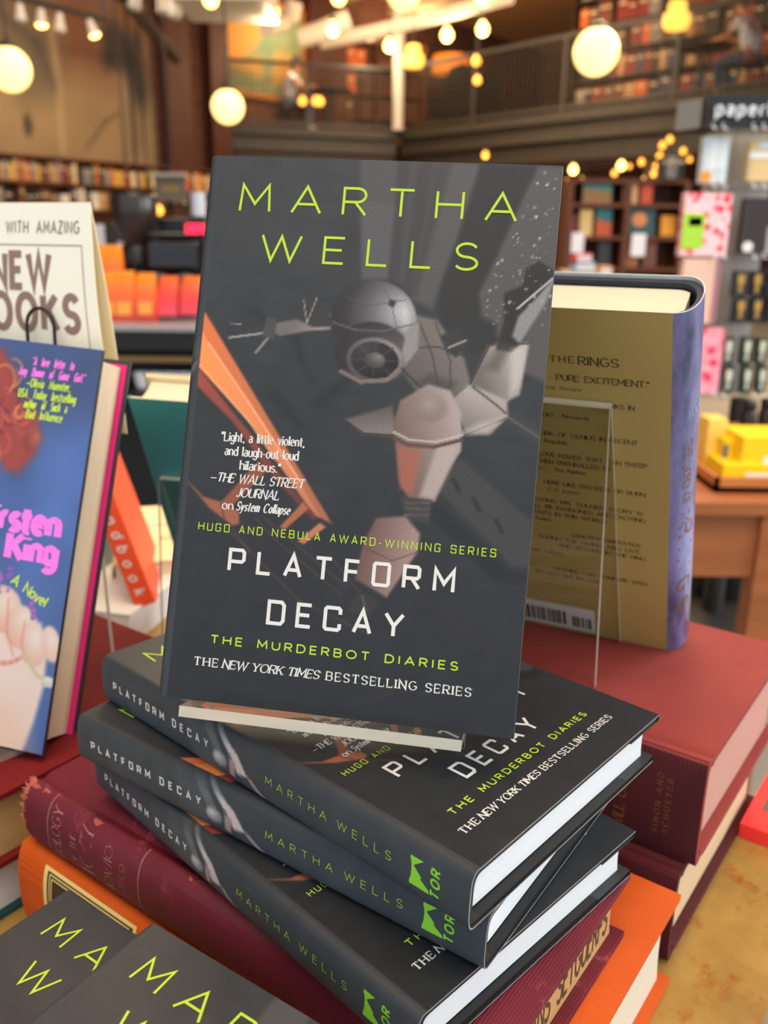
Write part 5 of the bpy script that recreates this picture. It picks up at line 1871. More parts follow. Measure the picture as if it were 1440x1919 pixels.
# ------------------------------------------------------------------ low bookcases with face-out books under the upper floor
def px_item(px0, py0, px1, py1, y):
    """World corners of an upright rectangle at distance y into the room: lower left point, width, height."""
    p, q = at(px0, py1, y), at(px1, py0, y)
    return p, q.x - p.x, q.z - p.z


def face_book(label, px0, py0, px1, py1, y, c, c2=None, tilt=10, group=None, kind='display_book', cat='book', motif=None):
    p, w, h = px_item(px0, py0, px1, py1, y)
    t = thing(kind, label, cat, Matrix.Translation(p) @ Matrix.Rotation(math.radians(-tilt), 4, 'X'), group)
    mb = MB()
    mb.box((w / 2, .002, h / 2), (w, .004, h), 0)
    mb.box((w / 2, .026, h / 2), (w, .004, h), 0)
    mb.box((.002, .014, h / 2), (.004, .024, h), 0)
    ms = [mat('cover_' + '_'.join(map(str, c)), c, .5)]
    if c2:
        if motif == 'oval':
            q = [(w * .5 + w * .24 * math.cos(i * .4488), h * .55 + h * .24 * math.sin(i * .4488)) for i in range(14)]
            mb.add([(x, -.0006, z) for x, z in q], [tuple(range(14))], 1)
        elif motif == 'low':
            mb.add([(0, -.0006, 0), (w, -.0006, 0), (w, -.0006, h * .45), (0, -.0006, h * .6)], [(0, 1, 2, 3)], 1)
        else:
            mb.add([(w * .12, -.0006, h * .55), (w * .88, -.0006, h * .55), (w * .88, -.0006, h * .85), (w * .12, -.0006, h * .85)], [(0, 1, 2, 3)], 1)
        ms.append(mat('cover_' + '_'.join(map(str, c2)), c2, .5))
    mb.build('cover', ms, t)
    mb = MB()
    mb.box((w / 2 + .001, .014, h / 2), (w - .008, .02, h - .008))
    mb.build('page_block', M_pages, t)
    return t


YB = 6.6
p, w, h = px_item(1052, 345, 1290, 620, YB + .05)
aa = Vector((p.x, YB + .04, 0))
bb = Vector((p.x + w, YB + .04, 0))
z1 = at(1150, 338, YB).z
zrow = [at(1150, q, YB + .1).z for q in (500, 442, 381)]
r = bookcase('bookcase', 'low brown bookcase of face out books behind the gold backed novel', aa, bb, 0, z1, 1, .3, M_shelfw, 2)
for z in zrow:
    mb = MB()
    mb.box(((bb - aa).length / 2, .15, z - .015), ((bb - aa).length - .02, .28, .026))
    mb.build('shelf', M_shelfw, r)
items = [('teal covered book facing out at the top left of the low bookcase', 1092, 334, 1150, 381, (74, 128, 116), (150, 110, 60), 'low'), ('peach covered book facing out on the top shelf of the low bookcase', 1168, 340, 1198, 381, (226, 172, 120), None, None),
         ('red orange book facing out on the top shelf of the low bookcase', 1201, 342, 1226, 381, (206, 80, 44), None, None), ('dark teal book with an orange oval facing out on the middle shelf', 1168, 386, 1232, 442, (44, 84, 82), (224, 140, 80), 'oval'),
         ('orange yellow book facing out beside the pink boxed tower', 1238, 404, 1270, 442, (230, 150, 30), None, None), ('cream book facing out above the small white card at left', 1086, 392, 1113, 442, (220, 186, 116), None, None),
         ('maroon book facing out at the left end of the low bookcase', 1057, 402, 1084, 442, (120, 40, 34), None, None), ('tan book facing out low beside the tall white card', 1170, 448, 1200, 500, (158, 100, 52), None, None),
         ('teal and rust book facing out at the middle of the left bay', 1116, 388, 1150, 442, (40, 110, 110), (190, 84, 40), 'low'), ('black book facing out low in the left bay', 1120, 448, 1148, 500, (44, 46, 46), None, None), ('brown book facing out low at the right bay', 1204, 450, 1234, 500, (112, 66, 38), None, None), ('red brown book facing out low at the left end', 1056, 450, 1084, 500, (140, 60, 44), None, None)]
for lab, x0, y0, x1, y1, c, c2, mo in items:
    face_book(lab, x0, y0, x1, y1, YB + .09, c, c2, 6, None, motif=mo)
for lab, x0, y0, x1, y1 in (('small white price card clipped to the left bay of the low bookcase', 1070, 436, 1096, 474), ('white price card clipped under the orange oval book', 1182, 438, 1212, 480)):
    p, w, h = px_item(x0, y0, x1, y1, YB + .034)
    mb = MB()
    mb.box((p.x + w / 2, p.y, p.z + h / 2), (w, .004, h), 0)
    mb.box((p.x + w / 2, p.y + .008, p.z + h - .02), (w * .4, .014, .03), 1)
    tag(mb.build('price_card', [mat('white_card', (236, 234, 238), .5), M_cap]), lab, 'card')
shelf_row(Vector((at(1238, 340, YB).x, YB - .02, 0)), Vector((bb.x - .03, YB - .02, 0)), z1 + .015, 'on top of the low bookcase', 'on top of the low bookcase', (.02, .03), (.14, .15), .98, .14, [5, 3, 5], 61, 8)
# table of stacked books before that bookcase
p, w, h = px_item(1030, 500, 1300, 560, 5.6)
t = thing('display_table', 'low wooden table of stacked books in front of the low bookcase', 'table', Matrix.Translation((p.x, 5.6, 0)))
zt = at(1100, 532, 5.6).z - .02
mb = MB()
mb.box((w / 2, .3, zt - .02), (w, .7, .04))
mb.build('table_top', M_shelfw, t)
for x in (.05, w - .05):
    for y in (0, .6):
        mb = MB()
        mb.box((x, y, (zt - .04) / 2), (.05, .05, zt - .04))
        mb.build('leg', M_shelfw, t)
rr = random.Random(8)
for lab, x0, y0, x1, y1, c in (('salmon red book lying on the far table beside the upright novel', 1080, 476, 1112, 492, (226, 96, 84)), ('pale blue book lying on the far table beside the upright novel', 1078, 492, 1118, 510, (130, 170, 220)), ('tan book lying under the pale blue one on the far table', 1050, 508, 1120, 522, (206, 170, 120)),
                               ('cream book lying at the foot of the far table stack', 1046, 521, 1122, 536, (226, 206, 160)), ('orange book lying right of the pale blue one on the far table', 1122, 500, 1150, 536, (224, 156, 74))):
    p, w, h = px_item(x0, y0, x1, y1, 5.75)
    t = thing('display_book', lab, 'book', Matrix.Translation(p))
    mb = MB()
    mb.box((w / 2, .09, .004), (w, .18, .008))
    mb.box((w / 2, .09, h - .004), (w, .18, .008))
    mb.box((.004, .09, h / 2), (.008, .18, h))
    mb.build('cover', mat('cover_' + '_'.join(map(str, c)), c, .5), t)
    mb = MB()
    mb.box((w / 2 + .002, .09, h / 2), (w - .012, .17, h - .014))
    mb.build('page_block', M_pages, t)

# ------------------------------------------------------------------ coffee bar at the left
M_bartop = mat('grey_bar_top', (150, 152, 156), .3, .5)
M_black = mat('black_bar_front', (20, 20, 22), .5)
ztop = at(270, 606, 3.3).z
t = thing('bar_counter', 'black coffee bar counter with a grey top behind the sign card', 'counter', Matrix.Translation((0, 3.2, 0)))
x0, x1 = -2.1, -.42
mb = MB()
mb.box(((x0 + x1) / 2, .34, ztop - .008), (x1 - x0, .72, .016))
mb.build('counter_top', M_bartop, t)
mb = MB()
mb.box(((x0 + x1) / 2, .02, ztop - .05), (x1 - x0, .05, .068))
mb.build('front_rim', M_black, t)
mb = MB()
mb.box(((x0 + x1) / 2, .46, (ztop - .02) / 2), (x1 - x0 - .04, .5, ztop - .02))
mb.build('body', M_black, t)
mb = MB()
mb.box(((x0 + x1) / 2, .03, ztop - .12), (x1 - x0, .03, .02))
mb.build('brass_rail', mat('brown_brass_rail', (120, 92, 56), .4, .5), t)
mb = MB()
mb.box(((x0 + x1) / 2, .10, ztop - .24), (x1 - x0, .34, .02))
mb.build('lower_shelf', M_black, t)
for i, (px, lab) in enumerate(((266, 'white cup on the shelf below the bar rail, furthest left'), (292, 'white cup on the shelf below the bar rail, second from the left'), (318, 'white cup on the shelf below the bar rail, third from the left'), (346, 'white cup on the shelf below the bar rail, nearest the upright novel'))):
    p = at(px, 690, 3.26)
    mb = MB()
    mb.lathe([(.022, 0), (.028, .02), (.032, .055), (.029, .055), (.025, .02), (.0, .008)], 16)
    mb.tube([(.03 + .014 * math.sin(k * .5), 0, .012 + .036 * k / 6) for k in range(7)], .004, 6)
    o = tag(mb.build('coffee_cup', mat('white_china', (214, 214, 216), .3)), lab, 'cup')
    o.matrix_world = Matrix.Translation((p.x, p.y, ztop - .23))


def coffee_bag(px0, py0, px1, py1, y, top, mid, low, label, lab_c=(244, 164, 66), lean=8, skew=0.0, has_label=True):
    p, w, h = px_item(px0, py0, px1, py1, y)
    d = w * .55
    t = thing('coffee_bag', label, 'coffee bag', Matrix.Translation(p) @ Matrix.Rotation(math.radians(-lean), 4, 'X'))
    prof = [(0, 1.0, 1.0), (.06, 1.04, 1.06), (.35, 1.03, 1.08), (.62, 1.0, .92), (.8, .93, .6), (.92, .88, .28), (.94, .86, .12), (1.0, .86, .08)]
    v, ink, f = [], [], []
    cs = [np.array(s2l(c)) for c in (low, mid, top)]
    n = 12
    for z, sx_, sy_ in prof:
        for k in range(n):
            a_ = 2 * math.pi * (k + .5) / n
            cx, cy = math.cos(a_), math.sin(a_)
            m_ = max(abs(cx), abs(cy)) ** .7
            v.append((w / 2 + cx / m_ * w / 2 * sx_ + skew * z * w, d / 2 + cy / m_ * d / 2 * sy_, z * h))
            ink.append(cs[0] * (1 - z * 2) + cs[1] * z * 2 if z < .5 else cs[1] * (2 - 2 * z) + cs[2] * (2 * z - 1))
    for j in range(len(prof) - 1):
        for k in range(n):
            f.append((j * n + k, j * n + (k + 1) % n, (j + 1) * n + (k + 1) % n, (j + 1) * n + k))
    f += [tuple(range(n - 1, -1, -1)), tuple((len(prof) - 1) * n + k for k in range(n))]
    mb = MB()
    o = mb.add(v, f, 0, True)
    mb.ink[o] = np.array(ink)
    mb.build('bag', mat_print('glossy_bag_print', .35, .5, .03), t)
    if has_label:
        mb = MB()
        mb.box((w / 2, -d * .06, h * .27), (w * .62, .004, h * .26))
        mb.build('bag_label', mat('label_%d_%d_%d' % lab_c, lab_c, .5), t)


O1, O2, O3 = (255, 150, 20), (250, 96, 26), (200, 52, 44)
coffee_bag(170, 508, 218, 604, 3.36, O1, O2, O3, 'orange coffee bag in the front row partly behind the sign card')
coffee_bag(212, 506, 248, 604, 3.36, O1, O2, O3, 'orange coffee bag in the middle of the front row on the bar')
coffee_bag(253, 510, 288, 602, 3.36, O1, O2, O3, 'orange coffee bag at the right end of the orange row')
coffee_bag(178, 456, 222, 600, 3.5, O1, (250, 80, 22), (226, 50, 30), 'tall orange coffee bag behind the front row', has_label=False)
coffee_bag(293, 516, 328, 592, 3.38, (255, 110, 30), (246, 44, 40), (240, 84, 104), 'red coffee bag with a pink base leaning right of the orange ones', has_label=False, skew=.12)
coffee_bag(335, 516, 372, 590, 3.38, (255, 120, 20), (246, 50, 36), (236, 74, 96), 'red coffee bag with a pink base furthest right on the bar', has_label=False, skew=.12)

# coffee machine and grinder
M_chrome = mat('brushed_chrome', (64, 64, 66), .3, .5, metal=.9)
M_dkpl = mat('black_plastic', (18, 18, 20), .4)
zb = ztop
t = thing('espresso_machine', 'chrome and black espresso machine on the bar behind the coffee bags', 'coffee machine', Matrix.Translation((at(336, 500, 3.72).x, 3.62, zb)))
for nm_, c, s, m in (('body', (0, .12, .235), (.20, .26, .11), M_chrome), ('base', (0, .08, .03), (.22, .32, .05), M_dkpl), ('drip_back', (0, .2, .12), (.20, .1, .14), M_dkpl), ('cup_tray', (0, .12, .31), (.20, .24, .02), M_dkpl), ('back_panel', (0, .25, .26), (.22, .02, .24), M_dkpl)):
    mb = MB()
    mb.box(c, s)
    o = mb.build(nm_, m, t)
    bv = o.modifiers.new('bevel', 'BEVEL')
    bv.width = .012
    bv.segments = 2
for x in (-.055, .05):
    mb = MB()
    mb.lathe([(.035, .06), (.04, .1), (.03, .13)], 16, M=Matrix.Translation((x, -.05, .04)))
    mb.tube([(x, -.08, .13), (x, -.2, .12)], .012, 8)
    mb.build('portafilter', M_chrome, t)
p, w, h = px_item(346, 420, 378, 437, 3.6)
mb = MB()
mb.box((p.x - t.location.x + w / 2, .02, p.z - zb + h / 2), (w, .03, h))
mb.build('red_display', mat('red_lit_display', (255, 30, 60), .4, emit=2.6, emit_c=(255, 24, 58)), t)
mb = MB()
mb.box((p.x - t.location.x + w / 2, .1, (p.z - zb) / 2 + .1), (.06, .1, p.z - zb - .1 + .03))
mb.build('display_stem', M_dkpl, t)
t = thing('coffee_grinder', 'black coffee grinder with a dark hopper left of the espresso machine', 'grinder', Matrix.Translation((at(262, 500, 3.8).x, 3.78, zb)))
mb = MB()
mb.lathe([(.09, 0), (.09, .03), (.075, .05), (.075, .24), (.06, .27)], 20)
mb.build('body', M_dkpl, t)
mb = MB()
mb.lathe([(.05, .27), (.09, .36), (.095, .46), (.09, .47), (0, .475)], 20)
mb.build('hopper', mat('smoky_plastic', (52, 44, 40), .2), t)
mb = MB()
mb.box((0, -.09, .19), (.06, .06, .03))
mb.build('spout', M_chrome, t)
for px, py0, py1, y, lab in ((182, 420, 462, 3.9, 'stack of white paper cups behind the tall orange bag'), (235, 452, 486, 3.85, 'short stack of white paper cups in front of the grinder'), (372, 360, 417.5, 4.5, 'tall stack of white paper cups beside the upright novel')):
    p, w, h = px_item(px - 15, py0, px + 15, py1, y)
    t = thing('paper_cup_stack', lab, 'cups', Matrix.Translation((p.x + w / 2, p.y, p.z)))
    k = max(4, int(h / .012))
    mb = MB()
    pr = []
    for i in range(k):
        pr += [(w * .38, h * i / k), (w * .44, h * (i + .9) / k)]
    mb.lathe([(0, 0)] + pr + [(0, h)], 18)
    mb.build('nested_cups', mat('white_paper', (226, 228, 234), .5), t)
    mb = MB()
    mb.lathe([(w * .5, -(p.z - zb)), (w * .5, 0)], 16) if p.z - zb > .005 else mb.lathe([(w * .45, -.004), (w * .45, 0)], 16)
    mb.build('cup_holder', M_dkpl, t)
# back bar cabinets and menu board
p, w, h = px_item(180, 412, 372, 560, 4.4)
mb = MB()
hb = at(270, 418, 4.4).z
mb.box((p.x + w / 2, 4.6, hb / 2), (w + .5, .4, hb))
tag(mb.build('back_bar_cabinet', mat('dark_brown_cabinet', (46, 32, 28), .5, noise=.4, c2=(34, 24, 22), nscale=3)), 'dark brown cabinet standing behind the espresso machine', 'cabinet')
p, w, h = px_item(292, 330, 347, 376, 8.2)
t = thing('menu_board', 'grey hanging board with yellowish lettering by the left shelves', 'sign', Matrix.Translation(p))
mb = MB()
mb.box((w / 2, .02, h / 2), (w, .04, h))
mb.box((w / 2, -.001, h + .01), (w + .02, .07, .03), 1)
put_text(mb, text('coffee', w / 2, h * .42, h * .22, w=w * .5, hw=.1, align='c'), lambda x, z: (x, -.0015, z), 2)
mb.build('board', [mat('board_grey', (92, 84, 78), .6), mat('board_top', (150, 146, 138), .6), mat('board_yellow_ink', (160, 132, 44), .6)], t)
mb = MB()
mb.tube([(w / 2, .02, h), (w / 2, .02, 5.99 - p.z)], .008, 6)
mb.build('hanging_rod', M_cap, t)

# ------------------------------------------------------------------ clear paperback tower at the right
YT = 2.45
M_tsign = mat('black_sign_board', (16, 17, 18), .4)
M_tletter = mat('white_raised_letters', (226, 232, 236), .4)
p, w, h = px_item(1322, 182, 1560, 236, YT)
t = thing('shop_sign', 'black sign with white lowercase letters on top of the clear paperback tower', 'sign', Matrix.Translation(p))
mb = MB()
mb.box((w / 2, .02, h / 2), (w, .04, h))
mb.build('board', M_tsign, t)
mb = MB()
for q in text('paperback', .022, h * .36, h * .44, w=.232, hw=.085, sx=.95):
    v = [(x, -.002, z) for x, z in q] + [(x, -.010, z) for x, z in q]
    mb.add(v, [(4, 5, 6, 7), (0, 1, 5, 4), (1, 2, 6, 5), (2, 3, 7, 6), (3, 0, 4, 7)])
mb.build('raised_letters', M_tletter, t)
mb = MB()
mb.add([(0, .04, 0), (-.04, .12, .0), (-.04, .12, h), (0, .04, h), (.0, .05, 0), (-.034, .125, 0), (-.034, .125, h), (0, .05, h)], [(0, 1, 2, 3), (7, 6, 5, 4), (0, 4, 5, 1), (3, 2, 6, 7)])
mb.build('slanted_end', mat('grey_sign_end', (150, 150, 148), .4), t)

rowy = [(240, 347), (352, 481), (482, 607), (610, 745)]
colx = [(1303, 1386), (1386, 1500)]
pt, wt, ht = px_item(1303, 240, 1500, 752, YT)
t = thing('display_tower', 'clear acrylic tower of pockets standing at the right by the yellow boxes', 'display rack', Matrix.Translation((pt.x, YT, pt.z)))
for nm_, x in (('side_panel', 0), ('divider', colx[0][1]), ('side_panel', colx[1][1])):
    x = 0 if not x else at(x, 500, YT).x - pt.x
    mb = MB()
    mb.box((x, .07, ht / 2), (.005, .14, ht))
    mb.build(nm_, M_ac, t)
for a_ in (240, 349, 481, 608, 750):
    z = at(1400, a_, YT).z - pt.z
    mb = MB()
    mb.box((wt / 2, .07, z), (wt, .14, .005))
    mb.build('shelf', M_ac, t)
mb = MB()
mb.box((wt / 2, .142, ht / 2), (wt, .004, ht))
mb.build('back_panel', mat('frosted_tower_back', (170, 162, 156), .5), t)
for x in (1345, 1420):
    for a_ in (240, 350, 482, 740):
        q = at(x, a_, YT)
        mb = MB()
        for dx in (-.014, .012):
            mb.tube([(q.x - pt.x + dx, -.006, q.z - pt.z + .012), (q.x - pt.x + dx, -.006, q.z - pt.z), (q.x - pt.x + dx + .012, -.006, q.z - pt.z - .002)], .002, 6)
        mb.build('price_clip', M_tletter, t)
# round foot and post that carry the tower, at its far side
mb = MB()
xp = wt - .03
mb.lathe([(.15, -pt.z + .002), (.15, -pt.z + .02), (.03, -pt.z + .04), (.025, -.003)], 20, M=Matrix.Translation((xp, .08, 0)))
mb.build('stand_post', M_cap, t)


def speckled(name, c1, c2, c3, sc):
    if name in MATS:
        return MATS[name]
    m = mat(name, c1, .45, .4, noise=.8, nscale=sc, c2=c2)
    nt = m.node_tree
    p = nt.nodes['Principled BSDF']
    base = p.inputs['Base Color'].links[0].from_socket
    tc = nt.nodes.new('ShaderNodeTexCoord')
    vo = nt.nodes.new('ShaderNodeTexVoronoi')
    vo.inputs['Scale'].default_value = sc * .9
    nt.links.new(tc.outputs['Object'], vo.inputs['Vector'])
    r = nt.nodes.new('ShaderNodeMapRange')
    r.inputs['From Min'].default_value = .46
    r.inputs['From Max'].default_value = .32
    nt.links.new(vo.outputs['Distance'], r.inputs['Value'])
    mx = nt.nodes.new('ShaderNodeMix')
    mx.data_type = 'RGBA'
    mx.inputs['B'].default_value = s2l(c3) + (1,)
    nt.links.new(base, mx.inputs['A'])
    nt.links.new(r.outputs['Result'], mx.inputs['Factor'])
    nt.links.new(mx.outputs['Result'], p.inputs['Base Color'])
    return m


def mat_plaid(name, c, cx, cz):
    if name in MATS:
        return MATS[name]
    m = mat(name, c, .5)
    nt = m.node_tree
    p = nt.nodes['Principled BSDF']
    tc = nt.nodes.new('ShaderNodeTexCoord')
    prev = None
    for ax, cc in (('X', cx), ('Z', cz)):
        w_ = nt.nodes.new('ShaderNodeTexWave')
        w_.bands_direction = ax
        w_.inputs['Scale'].default_value = 22
        nt.links.new(tc.outputs['Object'], w_.inputs['Vector'])
        r = nt.nodes.new('ShaderNodeMapRange')
        r.inputs['From Min'].default_value = .55
        r.inputs['From Max'].default_value = .75
        r.inputs['To Max'].default_value = .7
        nt.links.new(w_.outputs['Fac'], r.inputs['Value'])
        mx = nt.nodes.new('ShaderNodeMix')
        mx.data_type = 'RGBA'
        mx.inputs['A'].default_value = s2l(c) + (1,)
        mx.inputs['B'].default_value = s2l(cc) + (1,)
        if prev:
            nt.links.new(prev, mx.inputs['A'])
        nt.links.new(r.outputs['Result'], mx.inputs['Factor'])
        prev = mx.outputs['Result']
    nt.links.new(prev, p.inputs['Base Color'])
    return m


def pocket_item(label, px0, py0, px1, py1, m, extra=None, name='boxed_stationery', cat='box', d=.035, y=YT + .05, snap=True):
    p, w, h = px_item(px0, py0, px1, py1, y)
    t = thing(name, label, cat, Matrix.Translation(p))
    mb = MB()
    mb.box((w / 2, d / 2, h / 2), (w, d, h))
    o = mb.build('box', m, t)
    bv = o.modifiers.new('bevel', 'BEVEL')
    bv.width = .0015
    for nm_, fx0, fz0, fx1, fz1, mm, kind in (extra or []):
        mb = MB()
        if kind == 'disc':
            mb.lathe([(0, 0), (w * (fx1 - fx0) / 2, 0), (w * (fx1 - fx0) / 2, .003), (0, .003)], 20, M=Matrix.Translation((w * (fx0 + fx1) / 2, -.003, h * (fz0 + fz1) / 2)) @ Matrix.Rotation(math.pi / 2, 4, 'X') @ Matrix.Translation((0, 0, -.003)))
        elif kind == 'cup':
            cx, cz, ww, hh = w * (fx0 + fx1) / 2, h * fz0, w * (fx1 - fx0), h * (fz1 - fz0)
            mb.add([(cx - ww * .5, -.0015, cz + hh), (cx + ww * .5, -.0015, cz + hh), (cx + ww * .45, -.0015, cz + hh * .5), (cx + ww * .15, -.0015, cz + hh * .35), (cx + ww * .3, -.0015, cz), (cx - ww * .3, -.0015, cz), (cx - ww * .15, -.0015, cz + hh * .35), (cx - ww * .45, -.0015, cz + hh * .5)], [tuple(range(7, -1, -1))])
        else:
            mb.box((w * (fx0 + fx1) / 2, -.001, h * (fz0 + fz1) / 2), (w * (fx1 - fx0), .002, h * (fz1 - fz0)))
        mb.build(nm_, mm, t)
    return t


M_paleblue = mat('pale_blue_box', (206, 222, 226), .4)
M_pinkred = speckled('pink_red_floral_paper', (248, 176, 186), (250, 226, 228), (236, 64, 76), 42)
M_pink2 = speckled('pink_blossom_paper', (244, 110, 136), (250, 196, 206), (228, 56, 92), 36)
M_limebox = mat('bright_lime_label', (166, 216, 56), .5)
M_dkgreen = mat('dark_green_print', (40, 88, 50), .5)
M_goldfig = mat('gold_figure_print', (176, 140, 56), .5)
M_palefig = mat('pale_figure_print', (206, 210, 190), .5)
pocket_item('pale blue boxed set with an orange disc in the top left pocket of the tower', 1313, 256, 1370, 343, M_paleblue, [('orange_disc', -.05, -.02, .40, .30, mat('orange_disc_print', (226, 150, 60), .4), 'disc'), ('white_panel', .22, .3, .9, .9, mat('white_panel_print', (226, 232, 234), .5), 'box')])
pocket_item('pink and red floral box with a lime label in the second pocket of the tower', 1274, 362, 1375, 480, M_pinkred, [('lime_label', .0, .12, .46, .68, M_limebox, 'box'), ('green_lettering', .12, .48, .40, .62, M_dkgreen, 'box')], y=YT + .02)
pocket_item('plaid pink and tan box in the third pocket of the tower', 1270, 486, 1354, 606, mat_plaid('plaid_paper', (236, 190, 172), (206, 150, 100), (244, 220, 206)), [('mauve_edge', .86, 0, 1, 1, mat('mauve_strip', (160, 112, 122), .5), 'box')], y=YT + .02)
pocket_item('pink blossom patterned box in the lowest left pocket of the tower', 1280, 616, 1360, 738, M_pink2, y=YT + .02)
pocket_item('stack of cream notebooks in the top right pocket of the tower', 1398, 266, 1490, 340, mat('cream_notebook_stack', (226, 196, 140), .5, noise=.6, nscale=20, c2=(206, 172, 116), stretch=(.5, 1, 8)), [('pale_band', 0, .58, 1, .74, mat('white_band', (230, 230, 224), .5), 'box'), ('pale_blue_band', .2, .84, 1, .98, mat('pale_blue_band', (200, 222, 226), .5), 'box')])
pocket_item('dark maroon box with a white dot in the second right pocket of the tower', 1386, 372, 1490, 476, mat('dark_maroon_box', (48, 34, 36), .45), [('white_dot', .04, .02, .26, .24, mat('white_dot_print', (226, 222, 214), .4), 'disc'), ('silver_panel', .52, .0, .98, .5, mat('silver_grey_panel', (150, 148, 146), .4), 'box')])
k = 0
for ry, (y0, y1) in enumerate(((508, 556), (558, 604))):
    for cxi, (x0, x1) in enumerate(((1374, 1404), (1406, 1434), (1436, 1464))):
        pocket_item('small black box with a gold figure, %s row, %s in the third right pocket' % (('upper', 'lower')[ry], ('first', 'second', 'third')[cxi]), x0, y0, x1, y1, mat('small_black_box', (26, 26, 28), .45), [('gold_figure', .22, .18, .78, .86, M_goldfig, 'cup')], d=.03)
for ry, (y0, y1) in enumerate(((632, 684), (686, 738))):
    for cxi, (x0, x1) in enumerate(((1352, 1380), (1388, 1414), (1416, 1442))):
        pocket_item('small dark green box with a pale figure, %s row, %s in the lowest right pocket' % (('upper', 'lower')[ry], ('first', 'second', 'third')[cxi]), x0, y0, x1, y1, mat('small_green_box', (40, 62, 48), .45), [('pale_figure', .22, .18, .78, .86, M_palefig, 'cup')], d=.03)

# ------------------------------------------------------------------ wooden table with yellow boxes
M_owood = mat_wood('orange_brown_wood', (172, 104, 60), (140, 80, 44), stretch=(2, 14, 14), scale=2)
ztt = at(1380, 935, 1.62).z
xl = at(1300, 935, 1.62).x
t = thing('side_table', 'orange brown wooden table at the right carrying the yellow boxes', 'table', Matrix.Translation((xl - .25, 1.6, 0)))
TWD = .95
mb = MB()
mb.box((TWD / 2, .38, ztt - .012), (TWD, .78, .024))
mb.build('table_top', M_owood, t)
for y in (.03, .73):
    mb = MB()
    mb.box((TWD / 2, y, ztt - .09), (TWD - .04, .03, .135))
    mb.build('apron_board', M_owood, t)
lx = at(1420, 1110, 1.64).x - (xl - .25)
for x in (.04, lx):
    for y in (.03, .72):
        mb = MB()
        mb.box((x, y, (ztt - .024) / 2), (.055, .055, ztt - .024))
        mb.build('leg', M_owood, t)
p, w, h = px_item(1318, 892, 1540, 925, 1.72)
t = thing('wooden_tray', 'shallow orange wood tray under the yellow boxes', 'tray', Matrix.Translation((p.x, 1.66, ztt)))
mb = MB()
mb.box((w / 2, .14, .006), (w, .28, .012))
mb.build('tray_bottom', M_owood, t)
for c, s in (((w / 2, .004, .016), (w, .008, .03)), ((w / 2, .276, .016), (w, .008, .03)), ((.004, .14, .016), (.008, .28, .03)), ((w - .004, .14, .016), (.008, .28, .03))):
    mb = MB()
    mb.box(c, s)
    mb.build('tray_side', mat_wood('light_tray_wood', (206, 134, 70), (176, 104, 50)), t)
M_yel = mat('bright_yellow_box', (250, 212, 20), .45)
M_yel2 = mat('pale_yellow_box', (246, 208, 96), .45)
for lab, x0, y0, x1, y1, y, d, m, ex in (('yellow box with a white label lying lowest on the tray', 1352, 872, 1500, 912, 1.74, .12, M_yel, [('white_label', .30, .06, .62, .62, mat('white_card', (236, 234, 238), .5), 'box')]),
                                         ('yellow box stacked slantwise on the labelled yellow box', 1388, 820, 1500, 872, 1.75, .12, M_yel, [('white_label', .40, .0, .6, .3, mat('white_card', (236, 234, 238), .5), 'box')]),
                                         ('pale yellow box standing behind the gold backed novel', 1318, 786, 1366, 884, 1.84, .06, M_yel2, None),
                                         ('yellow box with a grey end standing between the two stacks', 1352, 824, 1390, 872, 1.8, .08, M_yel, [('grey_end', -.02, .0, .3, .8, mat('blue_grey_end', (110, 116, 124), .5), 'box')])):
    pocket_item(lab, x0, y0, x1, y1, m, ex, 'yellow_box', 'box', d, y)
for lab, px, py0, py1, y in (('dark glass jar with a shiny lid behind the yellow boxes', 1402, 752, 824, 2.05), ('dark glass jar at the picture edge behind the yellow boxes', 1436, 748, 822, 2.05)):
    p, w, h = px_item(px - 20, py0, px + 20, py1, y)
    t = thing('glass_jar', lab, 'jar', Matrix.Translation((p.x + w / 2, p.y, p.z)))
    mb = MB()
    mb.lathe([(0, 0), (w * .46, 0), (w * .5, h * .08), (w * .5, h * .66), (w * .38, h * .78)], 22)
    mb.build('jar_body', mat('dark_amber_glass', (40, 22, 20), .12), t)
    mb = MB()
    mb.lathe([(w * .42, h * .78), (w * .44, h * .8), (w * .44, h * .97), (w * .4, h), (0, h)], 22)
    mb.build('jar_lid', mat('black_shiny_lid', (24, 24, 26), .15), t)
# riser that the jars stand on
p = at(1420, 824, 2.05)
mb = MB()
mb.box((p.x + .1, 2.08, (p.z + ztt) / 2), (.34, .2, p.z - ztt - .002))
tag(mb.build('jar_pedestal', M_darkw), 'dark wooden pedestal holding the glass jars', 'pedestal')
# black bin on the floor beyond the table
p = onz(1345, 1112, 0)
t = thing('floor_bin', 'black bin with a white liner on the floor beyond the wooden table', 'bin', Matrix.Translation((p.x, p.y, 0)))
mb = MB()
mb.lathe([(0, .004), (.12, .004), (.15, .26), (.14, .26), (.115, .02), (0, .015)], 20)
mb.build('bin_body', M_dkpl, t)
mb = MB()
mb.lathe([(.152, .2), (.156, .27), (.148, .285), (.138, .25)], 20)
mb.build('liner', mat('white_paper', (226, 228, 234), .5), t)

# ------------------------------------------------------------------ people and seats upstairs
M_skin = mat('skin', (186, 126, 98), .5)
M_hair = mat('dark_brown_hair', (40, 28, 22), .6)
M_tee = mat('white_tee_cloth', (222, 220, 224), .7)
M_jean = mat('blue_jeans_cloth', (74, 88, 108), .8)
M_shoe = mat('pale_shoe', (206, 204, 200), .6)


